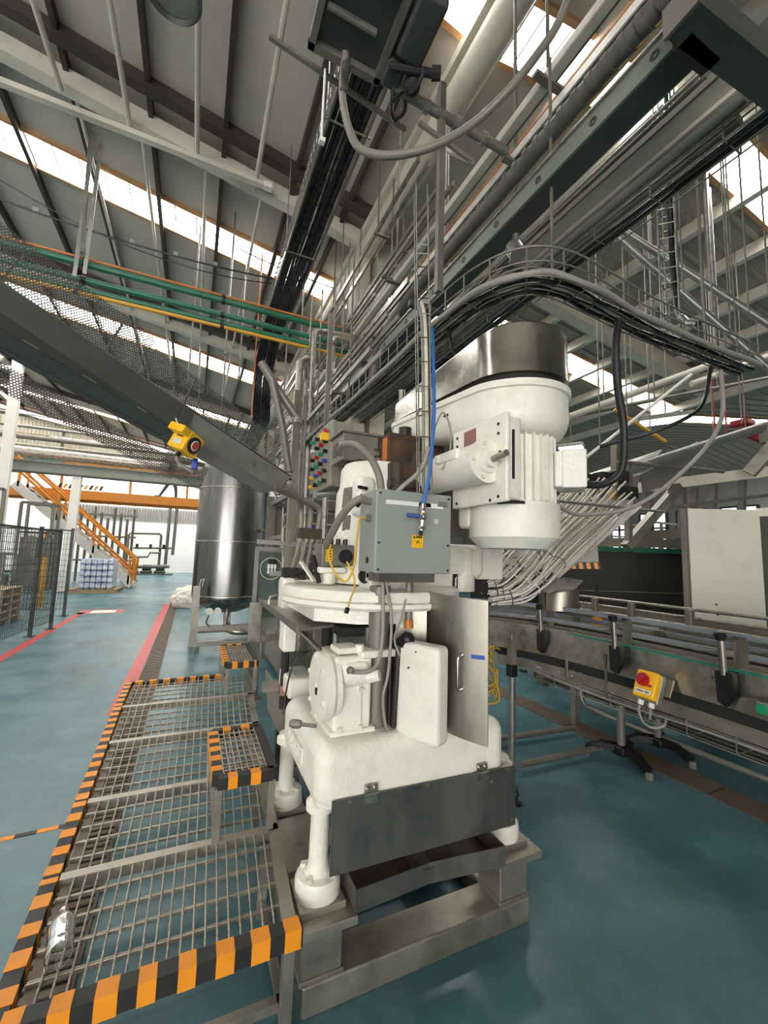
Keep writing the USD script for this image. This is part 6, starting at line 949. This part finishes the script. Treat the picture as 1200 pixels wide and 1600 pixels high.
# big cream cabinet
P1, P2 = V3(*(4.3,2.4,2.075)), V3(*(4.897,2.102,2.105)); P1[2] = P2[2] = 2.09; e = unit(P2-P1); nn = unit(np.cross(e, [0, 0, 1.0])); nn = nn if nn @ P1 < 0 else -nn
CB = thing('cream_cabinet', 'tall plain cream cabinet door behind the can conveyor at the right', 'cabinet', (P1[0], P1[1], 0)); dz = V3(0, 0, 1.85)
part(CB, 'door', G().sheet([P1, P2, P2-dz, P1-dz], 0.03), 'cab'); part(CB, 'edge_strip', G().bar(P1-e*0.03-V3(0, 0, 1.85), P1-e*0.03, 0.03, 0.05), 'dull'); part(CB, 'side_panel', G().sheet([P2+e*0.012, P2+e*0.35-nn*0.1, P2+e*0.35-nn*0.1-dz, P2+e*0.012-dz], 0.02), 'galv'); part(CB, 'carcass', G().sheet([P1-nn*0.05, P2-nn*0.05, P2-nn*0.05-dz, P1-nn*0.05-dz], 0.04), 'galv_d'); part(CB, 'plinth', G().bar(P1-V3(0, 0, P1[2]-0.12), P2-V3(0, 0, P1[2]-0.12), 0.06, 0.24), 'soot'); part(CB, 'corner_block', G().box(P2+e*0.08-V3(0, 0, 0.02), (0.16, 0.1, 0.08)), 'cab')
part(CB, 'screw_holes', G().disc(P1+e*0.22-V3(0, 0, 0.90)+nn*0.015, 0.009, nn, 0.003, 8).disc(P1+e*0.23-V3(0, 0, 0.99)+nn*0.015, 0.012, nn, 0.003, 8), 'soot')
# dark machine bed with green edge
DK = thing('dark_conveyor_bed', 'long dark machine bed with a green belt edge behind the can chute', 'machine', (4.6, 3.3, 0)); a, b = V3(3.9, 3.85, 0), V3(5.9, 2.85, 0); h = unit(b-a); q = V3(-h[1], h[0], 0); q = q if q @ a > 0 else -q
part(DK, 'front_panel', G().sheet([a+V3(0, 0, 0.5), b+V3(0, 0, 0.5), b+V3(0, 0, 1.20), a+V3(0, 0, 1.20)], 0.02), 'bed_dark'); part(DK, 'upper_panel', G().sheet([a+V3(0, 0, 1.21), b+V3(0, 0, 1.21), b+V3(0, 0, 1.68), a+V3(0, 0, 1.68)], 0.02), 'bed_dark'); part(DK, 'green_belt_edge', G().bar(a+V3(0, 0, 1.71)-q*0.03, b+V3(0, 0, 1.71)-q*0.03, 0.06, 0.05), 'green'); part(DK, 'top_rail', G().bar(a+V3(0, 0, 1.80), b+V3(0, 0, 1.80), 0.04, 0.10), 'dull'); part(DK, 'seam', G().bar(a+V3(0, 0, 1.205)-q*0.012, b+V3(0, 0, 1.205)-q*0.012, 0.006, 0.01), 'galv')
for s in (0.1, 1.2, 2.1): part(DK, 'leg', G().bar(a+h*s+q*0.3, a+h*s+q*0.3+V3(0, 0, 1.7), 0.1, 0.1), 'galv_d')
part(DK, 'deck', G().sheet([a+V3(0, 0, 1.70), b+V3(0, 0, 1.70), b+q*0.9+V3(0, 0, 1.70), a+q*0.9+V3(0, 0, 1.70)], 0.02), 'galv_d')
# can chute of bent rods
CH = thing('can_chute', 'steep can chute of many bent bright rods running down behind the motor', 'chute', (2.7, 2.4, 1.3))
S0 = [(3.234,2.23,2.008), (3.32,2.191,2.011), (2.713,2.239,1.597), (2.496,2.304,1.414), (2.488,2.356,1.469)]
part(CH, 'side_plate', G().sheet(S0, 0.02), 'pale'); part(CH, 'bed_plate', G().sheet([(3.351,2.281,2.06), (2.886,2.595,2.139), (2.176,2.659,1.516), (2.554,2.381,1.473)], 0.01), 'pale')
lanes = [((3.229,2.316,2.245), (2.884,2.282,1.986), (2.389,2.212,1.671), (2.144,2.182,1.464), (1.978,2.218,1.332), (1.831,2.289,1.297)), ((3.093,2.38,2.229), (2.77,2.336,1.967), (2.304,2.25,1.678), (2.062,2.217,1.483), (1.916,2.241,1.373), (1.82,2.289,1.34)), ((2.971,2.437,2.209), (2.676,2.377,1.98), (2.287,2.306,1.739), (2.031,2.277,1.569), (1.915,2.286,1.469), (1.847,2.324,1.41)), ((3.308,2.295,2.113), (2.961,2.258,1.888), (2.476,2.177,1.628), (2.184,2.136,1.424), (2.024,2.177,1.314), (1.851,2.26,1.274)), ((2.936,2.572,2.141), (2.651,2.503,1.947), (2.284,2.42,1.728), (2.058,2.373,1.591), (1.954,2.373,1.52), (1.907,2.399,1.473))]
rr = random.Random(11)
for L_ in lanes:
    L_ = np.array(L_); w = unit(np.cross(L_[-1]-L_[0], [0, 0, 1.0])); u_ = unit(np.cross(w, L_[-1]-L_[0]))
    for k in range(6): a = k*math.pi/3+0.3; off = w*0.042*math.cos(a)+u_*0.042*math.sin(a); part(CH, 'guide_rod', G().tube(L_+off+np.array([[rr.uniform(-.01, .01) for _ in range(3)] for _ in L_]), 0.0085, n=6, smooth=5), 'pale', smooth=60)
    P = spline(L_, 5)
    for j in range(2, len(P)-1, 5): d = unit(P[j+1]-P[j]); s_, t_, _ = frame(d); part(CH, 'rod_ring', G().tube([P[j]+0.052*(math.cos(q)*s_+math.sin(q)*t_) for q in np.linspace(0, 2*math.pi*0.8, 9)], 0.004, n=5), 'pale' if j % 2 else 'galv_d')
for k in range(16): p = V3(*lanes[rr.randrange(5)][rr.randrange(1, 5)]); v = V3(rr.uniform(-.13, .13), rr.uniform(-.1, .1), rr.uniform(-.12, .12)); part(CH, 'cross_rod', G().tube([p-v, p+V3(0, 0, .02), p+v], 0.005, n=5, smooth=3), 'pale')
for L_ in lanes[:4]: part(CH, 'dark_slot', G().rbox(V3(*L_[0])+V3(0.03, 0.02, 0.03), (0.11, 0.11, 0.10), 0.01), 'soot')
for k in range(14): p = V3(*lanes[rr.randrange(5)][rr.randrange(1, 5)]); v = V3(rr.uniform(-.05, .05), rr.uniform(-.05, .05), rr.uniform(-.09, .09)); part(CH, 'cross_rod', G().bar(p-v, p+v, 0.018, 0.012), 'galv_d')
part(CH, 'transfer_plate', G().sheet([(2.453,3.066,1.2), (3.012,2.812,1.195), (3.008,2.782,0.991), (2.433,3.04,1.023)], 0.008), 'galv'); part(CH, 'back_panel', G().sheet([(2.254,3.059,1.574), (3.01,2.719,1.531), (3.141,2.702,1.166), (2.285,3.095,1.137)], 0.02), 'bed_dark'); part(CH, 'end_frame', G().rbox(V3(*(1.775,2.252,1.36)), (0.03, 0.05, 0.08), 0.01), 'soot'); part(CH, 'deflector_sheet', G().sheet([(2.156,2.082,1.33), (2.285,2.065,1.441), (2.412,2.009,1.424), (2.277,1.967,1.365)], 0.005), 'steel_h'); part(CH, 'deflector_sheet', G().sheet([(2.104,2.103,1.354), (2.238,2.088,1.431), (2.301,2.059,1.433), (2.144,2.054,1.333)], 0.005), 'steel_h'); part(CH, 'drum_guard', G().lathe([(0.14, 0), (0.14, 0.16)], V3(*(2.516,2.32,1.191)), n=24, a0=0, a1=6.2), 'steel', smooth=60); part(CH, 'box_frame', G().bar((2.585,2.153,1.41), (2.67,2.116,1.395), 0.02, 0.02).bar((2.67,2.116,1.395), (2.676,2.123,1.312), 0.02, 0.02), 'soot')
HZ = thing('hazard_board', 'orange and black striped board under the can chute', 'board', V3(*(3.032,2.601,1.513))); a, b = V3(*(2.87,2.675,1.508)), V3(*(3.134,2.443,1.52)); part(HZ, 'board', G().bar(a, b, 0.02, 0.055), 'tape_k'); part(HZ, 'upper_plate', G().bar(a+V3(0.02, 0.02, 0.12), b+V3(0, 0.02, 0.12), 0.01, 0.18), 'galv_d')
for k in range(6): p = a+(b-a)*(k+0.25)/6; dx = (b-a)/6*0.5; c = unit(np.cross(b-a, [0, 0, 1]))*0.012; c = c if c[1] < 0 else -c; part(HZ, 'hazard_stripe', G().sheet([p+c-V3(0, 0, 0.027), p+dx+c-V3(0, 0, 0.027), p+dx*0.7+c+V3(0, 0, 0.027), p-dx*0.3+c+V3(0, 0, 0.027)], 0.004), 'tape_o')
HP = thing('hopper', 'grey stainless can hopper with sloping sides above the rod chute', 'hopper', V3(*(3.65,2.672,2.281)))
part(HP, 'front_sheet', G().sheet([(3.143,2.918,2.153), (3.867,2.56,2.399), (4.045,2.449,2.651), (3.669,3.087,2.444)], 0.01), 'pale'); part(HP, 'lower_sheet', G().sheet([(3.143,2.918,2.153), (3.124,2.951,1.944), (3.81,2.63,2.01), (3.867,2.56,2.399)], 0.01), 'galv_d'); part(HP, 'side_sheet', G().sheet([(3.867,2.56,2.399), (4.783,2.532,2.853), (5.324,2.721,2.902), (4.568,2.681,2.406), (3.907,2.561,2.228)], 0.012), 'galv_d'); part(HP, 'support_bar', G().bar((3.54,2.565,2.682), (3.576,2.608,2.173), 0.06, 0.06), 'dull'); part(HP, 'support_bar', G().bar((3.664,2.533,2.476), (3.716,2.592,1.758), 0.05, 0.05), 'dull'); part(HP, 'yellow_corner', G().rbox(V3(*(3.372,2.483,2.146)), (0.09, 0.09, 0.09), 0.01), 'yellow_p'); part(HP, 'inclined_beam', G().bar((3.793,2.674,1.701), (4.422,2.535,2.337), 0.08, 0.08), 'dull'); part(HP, 'stay_rod', G().cyl((2.375,2.183,1.98), (3.705,2.238,2.001), 0.011, n=8), 'galv'); part(HP, 'clamp_tube', G().cyl((3.478,2.507,2.473), (4.823,2.333,2.499), 0.018, n=10), 'galv_d')
# frames, pipes and lamps at the right rear
t = thing('thick_pipe', 'thick horizontal stainless pipe crossing right of the motor', 'pipe', V3(*(3.07,2.724,2.202))); part(t, 'pipe', G().cyl((3.045,2.738,2.189), (5.156,2.128,2.962), 0.05, n=16), 'galv', smooth=60); part(t, 'end_frame', G().bar((5.17,2.116,3.008), (5.213,2.119,2.816), 0.1, 0.1), 'dull')
t = thing('railing_frame', 'cream-grey frame beam with dark railing bars below it at the right rear', 'frame', V3(*(7.199,3.746,2.9))); part(t, 'beam', G().bar((6.162,4.241,2.706), (8.372,3.189,3.089), 0.12, 0.16), 'cream')
for p, q in (((6.439,4.118,2.675), (6.47,4.199,1.856)), ((6.899,3.9,2.75), (6.951,3.975,1.892)), ((7.34,3.689,2.835), (7.374,3.772,1.987)), ((7.072,3.82,2.756), (7.115,3.9,1.898)), ((7.747,3.496,2.899), (7.793,3.579,2.001))): part(t, 'bar', G().bar(p, q, 0.08, 0.08), 'galv_d')
part(t, 'rail', G().bar((6.093,4.205,2.334), (8.27,3.17,2.702), 0.05, 0.05), 'galv_d'); part(t, 'diagonal_beam', G().bar((7.469,3.287,2.934), (7.574,2.969,3.363), 0.2, 0.16), 'dull'); part(t, 'lower_beam', G().bar((6.215,4.302,1.968), (7.032,3.921,2.045), 0.12, 0.14), 'dull')
for p, q in (((6.452,4.207,1.856), (6.559,4.331,0.36)), ((7.811,3.571,2.001), (7.907,3.711,0.405))): p, q = V3(*p), V3(*q); q = V3(p[0], p[1], 0); part(t, 'post', G().bar(q, p, 0.09, 0.09), 'galv_d')
t = thing('red_gantry', 'dark red steel gantry hanging on red rods at the right', 'gantry', V3(*(9.359,4.281,4.09))); part(t, 'beam', G().bar((9.119,4.403,3.983), (9.821,4.055,4.228), 0.2, 0.12), 'red_steel'); part(t, 'arm', G().bar((9.563,4.191,4.072), (9.908,4.046,3.96), 0.1, 0.08), 'red_steel'); part(t, 'block', G().rbox(V3(*(9.457,4.214,4.29)), (0.3, 0.3, 0.12), 0.03), 'red_steel')
for p in ((9.011,4.459,3.93), (9.207,4.36,4.011), (9.522,4.198,4.169)): p = V3(*p); part(t, 'rod', G().cyl(p, V3(p[0], p[1], roofz(p[0])-0.02), 0.014, n=8), 'red_steel')
for i, (p, q, r, lab) in enumerate((((4.815,4.195,3.63), (6.571,3.304,4.418), 0.05, 'pale pipe running behind the curved cable tray'), ((3.852,2.793,5.222), (5.314,1.95,3.885), 0.035, 'upper of two grey tubes crossing under the right roof lights'), ((3.845,2.805,5.145), (5.349,1.99,3.402), 0.035, 'lower of two grey tubes crossing under the right roof lights'), ((4.939,4.135,3.662), (8.612,3.442,4.734), 0.03, 'thin pipe above the lamps at the right rear'), ((4.059,3.55,2.639), (5.308,2.842,3.834), 0.02, 'thin bright brace rod slanting up from the motor'), ((4.947,3.59,3.568), (5.594,3.342,3.166), 0.022, 'thin yellowish brace rod slanting down towards the lamp'), ((7.443,3.992,4.587), (8.872,3.267,5.227), 0.05, 'pale pipe at the right edge above the cable tray end'))):
    t = thing('long_pipe', lab, 'pipe', p); part(t, 'tube', G().cyl(p, q, r, n=10), ['cream', 'galv', 'galv', 'galv_d', 'paper', 'yellow_p', 'cream'][i], smooth=60); p, q = V3(*p), V3(*q)
    for s in (0.25, 0.7): c = p+(q-p)*s; part(t, 'hanger', G().cyl(c, V3(c[0], c[1], roofz(c[0])-0.02), 0.008, n=6), 'galv_d')
VC = thing('vertical_wire_cage', 'tall vertical wire cage with a dark cable rising to the roof at the right', 'cable basket', V3(*(3.917,2.197,3.428))); c0 = V3(*(3.882,2.2,3.544)); zt_ = roofz(c0[0])-0.05
for dx, dy in ((-0.1, 0.05), (0.0, -0.05), (0.1, 0.0), (0.03, 0.08)): part(VC, 'upright_wire', G().cyl(c0+V3(dx, dy, 0), V3(c0[0]+dx, c0[1]+dy, zt_), 0.008, n=6), 'galv')
for k in range(14): z = c0[2]+0.15*k; part(VC, 'ring', G().tube([(c0[0]-0.1, c0[1]+0.05, z), (c0[0], c0[1]-0.05, z), (c0[0]+0.1, c0[1], z), (c0[0]+0.03, c0[1]+0.08, z), (c0[0]-0.1, c0[1]+0.05, z)], 0.005, n=5), 'galv') if z < zt_ else None
part(VC, 'cable', G().tube([(c0[0]+0.03, c0[1], zt_), (c0[0]+0.03, c0[1], c0[2]+0.6), (c0[0]-0.02, c0[1]-0.1, c0[2]+0.2), (c0[0]-0.2, c0[1]-0.3, c0[2])], 0.025, n=8, smooth=4), 'black_c')
p = V3(*(5.554,2.696,4.127)); solo('vertical_pipe', G().cyl(p, V3(p[0], p[1], roofz(p[0])-0.3), 0.045, n=12).cyl(V3(p[0], p[1], roofz(p[0])-0.6), V3(p[0], p[1], roofz(p[0])-0.02), 0.025, n=10), 'galv', 'pale vertical pipe hanging from the right roof', 'pipe', smooth=60)
for i, p in enumerate(((3.508,1.908,4.676), (3.74,1.82,4.522), (4.01,1.696,4.531), (4.146,1.615,4.697), (4.61,2.06,3.789), (6.632,3.306,4.161), (7.046,3.105,4.268))):
    x, y, z = p; solo('hanger_rod', G().cyl((x, y, z-0.9), (x, y, roofz(x)-0.02), 0.006, n=6), 'galv_d', ['thin hanger wire nearest the vertical wire cage', 'thin hanger wire right of the vertical pipe', 'thin hanger wire under the right roof light', 'thin hanger wire at the right edge under the roof light', 'thin hanger wire dropping past the end of the curved tray', 'short hanger rod above the red gantry', 'hanger rod at the right above the red gantry'][i], 'rod')
for i, (p, w) in enumerate((((9.266,5.517,4.7), 0.95), ((9.402,8.166,4.7), 0.6))):
    p = V3(*p); t = thing('high_bay_lamp', ['large lit high-bay lamp under the right rear roof', 'small distant lit lamp right of the motor terminal box'][i], 'lamp', p); part(t, 'housing', G().rbox(p+V3(0, 0, 0.06), (w+0.06, 0.4, 0.1), 0.02, rz=-1.03), 'galv'); part(t, 'diffuser', G().rbox(p-V3(0, 0, 0.01), (w, 0.34, 0.06), 0.02, rz=-1.03), 'glow'); part(t, 'hanger', G().cyl(p+V3(0, 0, 0.1), V3(p[0], p[1], max(roofz(min(p[0], 22))-0.02, p[2]+0.2)), 0.012, n=6), 'galv_d')
# wall with daylit windows and machines far right
for i, (y0, y1) in enumerate(((7.5, 8.9), (9.4, 10.8), (11.3, 12.7), (13.2, 14.6), (15.1, 16.5), (17, 18.4))):
    nwin += 1; wd = thing(f'window_{nwin}', None, None, kind='structure'); part(wd, 'pane', G().ab((21.93, y0, 1.6), (21.97, y1, 4.2)), 'dayw'); fr = G()
    for y in (y0, (y0+y1)/2, y1): fr.ab((21.88, y-0.05, 1.6), (21.99, y+0.05, 4.2))
    for z in (1.6, 2.5, 3.4, 4.2): fr.ab((21.88, y0, z-0.04), (21.99, y1, z+0.04))
    part(wd, 'frame', fr, 'beam_dark')
for i, (p, w, h, m) in enumerate((((33.448,26.63,0), 2.2, 2.6, 'galv_d'), ((41.464,27.165,0), 2.0, 3.0, 'beam_dark'), ((52.651,27.912,0), 2.4, 2.6, 'galv_d'), ((59.379,24.979,0), 2.4, 3.1, 'galv'))):
    x, y, _ = p; s = min(1.0, 15/x); x, y = x*s, y*s; t = thing('rear_machine', ['grey framed machine far behind the can chute', 'dark framed machine far behind the hopper', 'grey framed machine far behind the cream cabinet', 'pale framed machine at the far right edge'][i], 'machine', (x, y, 0)); part(t, 'body', G().rbox((x, y, h*0.28), (w*0.8, 1.0, h*0.5), 0.03), m)
    for a in (-1, 0, 1):
        for b in (-1, 1): part(t, 'frame_post', G().bar((x+a*w/2, y+b*0.6, 0), (x+a*w/2, y+b*0.6, h), 0.07, 0.07), 'galv_d')
    for z in (h*0.55, h*0.75, h): part(t, 'frame_beam', G().bar((x-w/2, y-0.6, z), (x+w/2, y-0.6, z), 0.06, 0.06), 'dull'); part(t, 'frame_beam', G().bar((x-w/2, y+0.6, z), (x+w/2, y+0.6, z), 0.06, 0.06), 'dull')
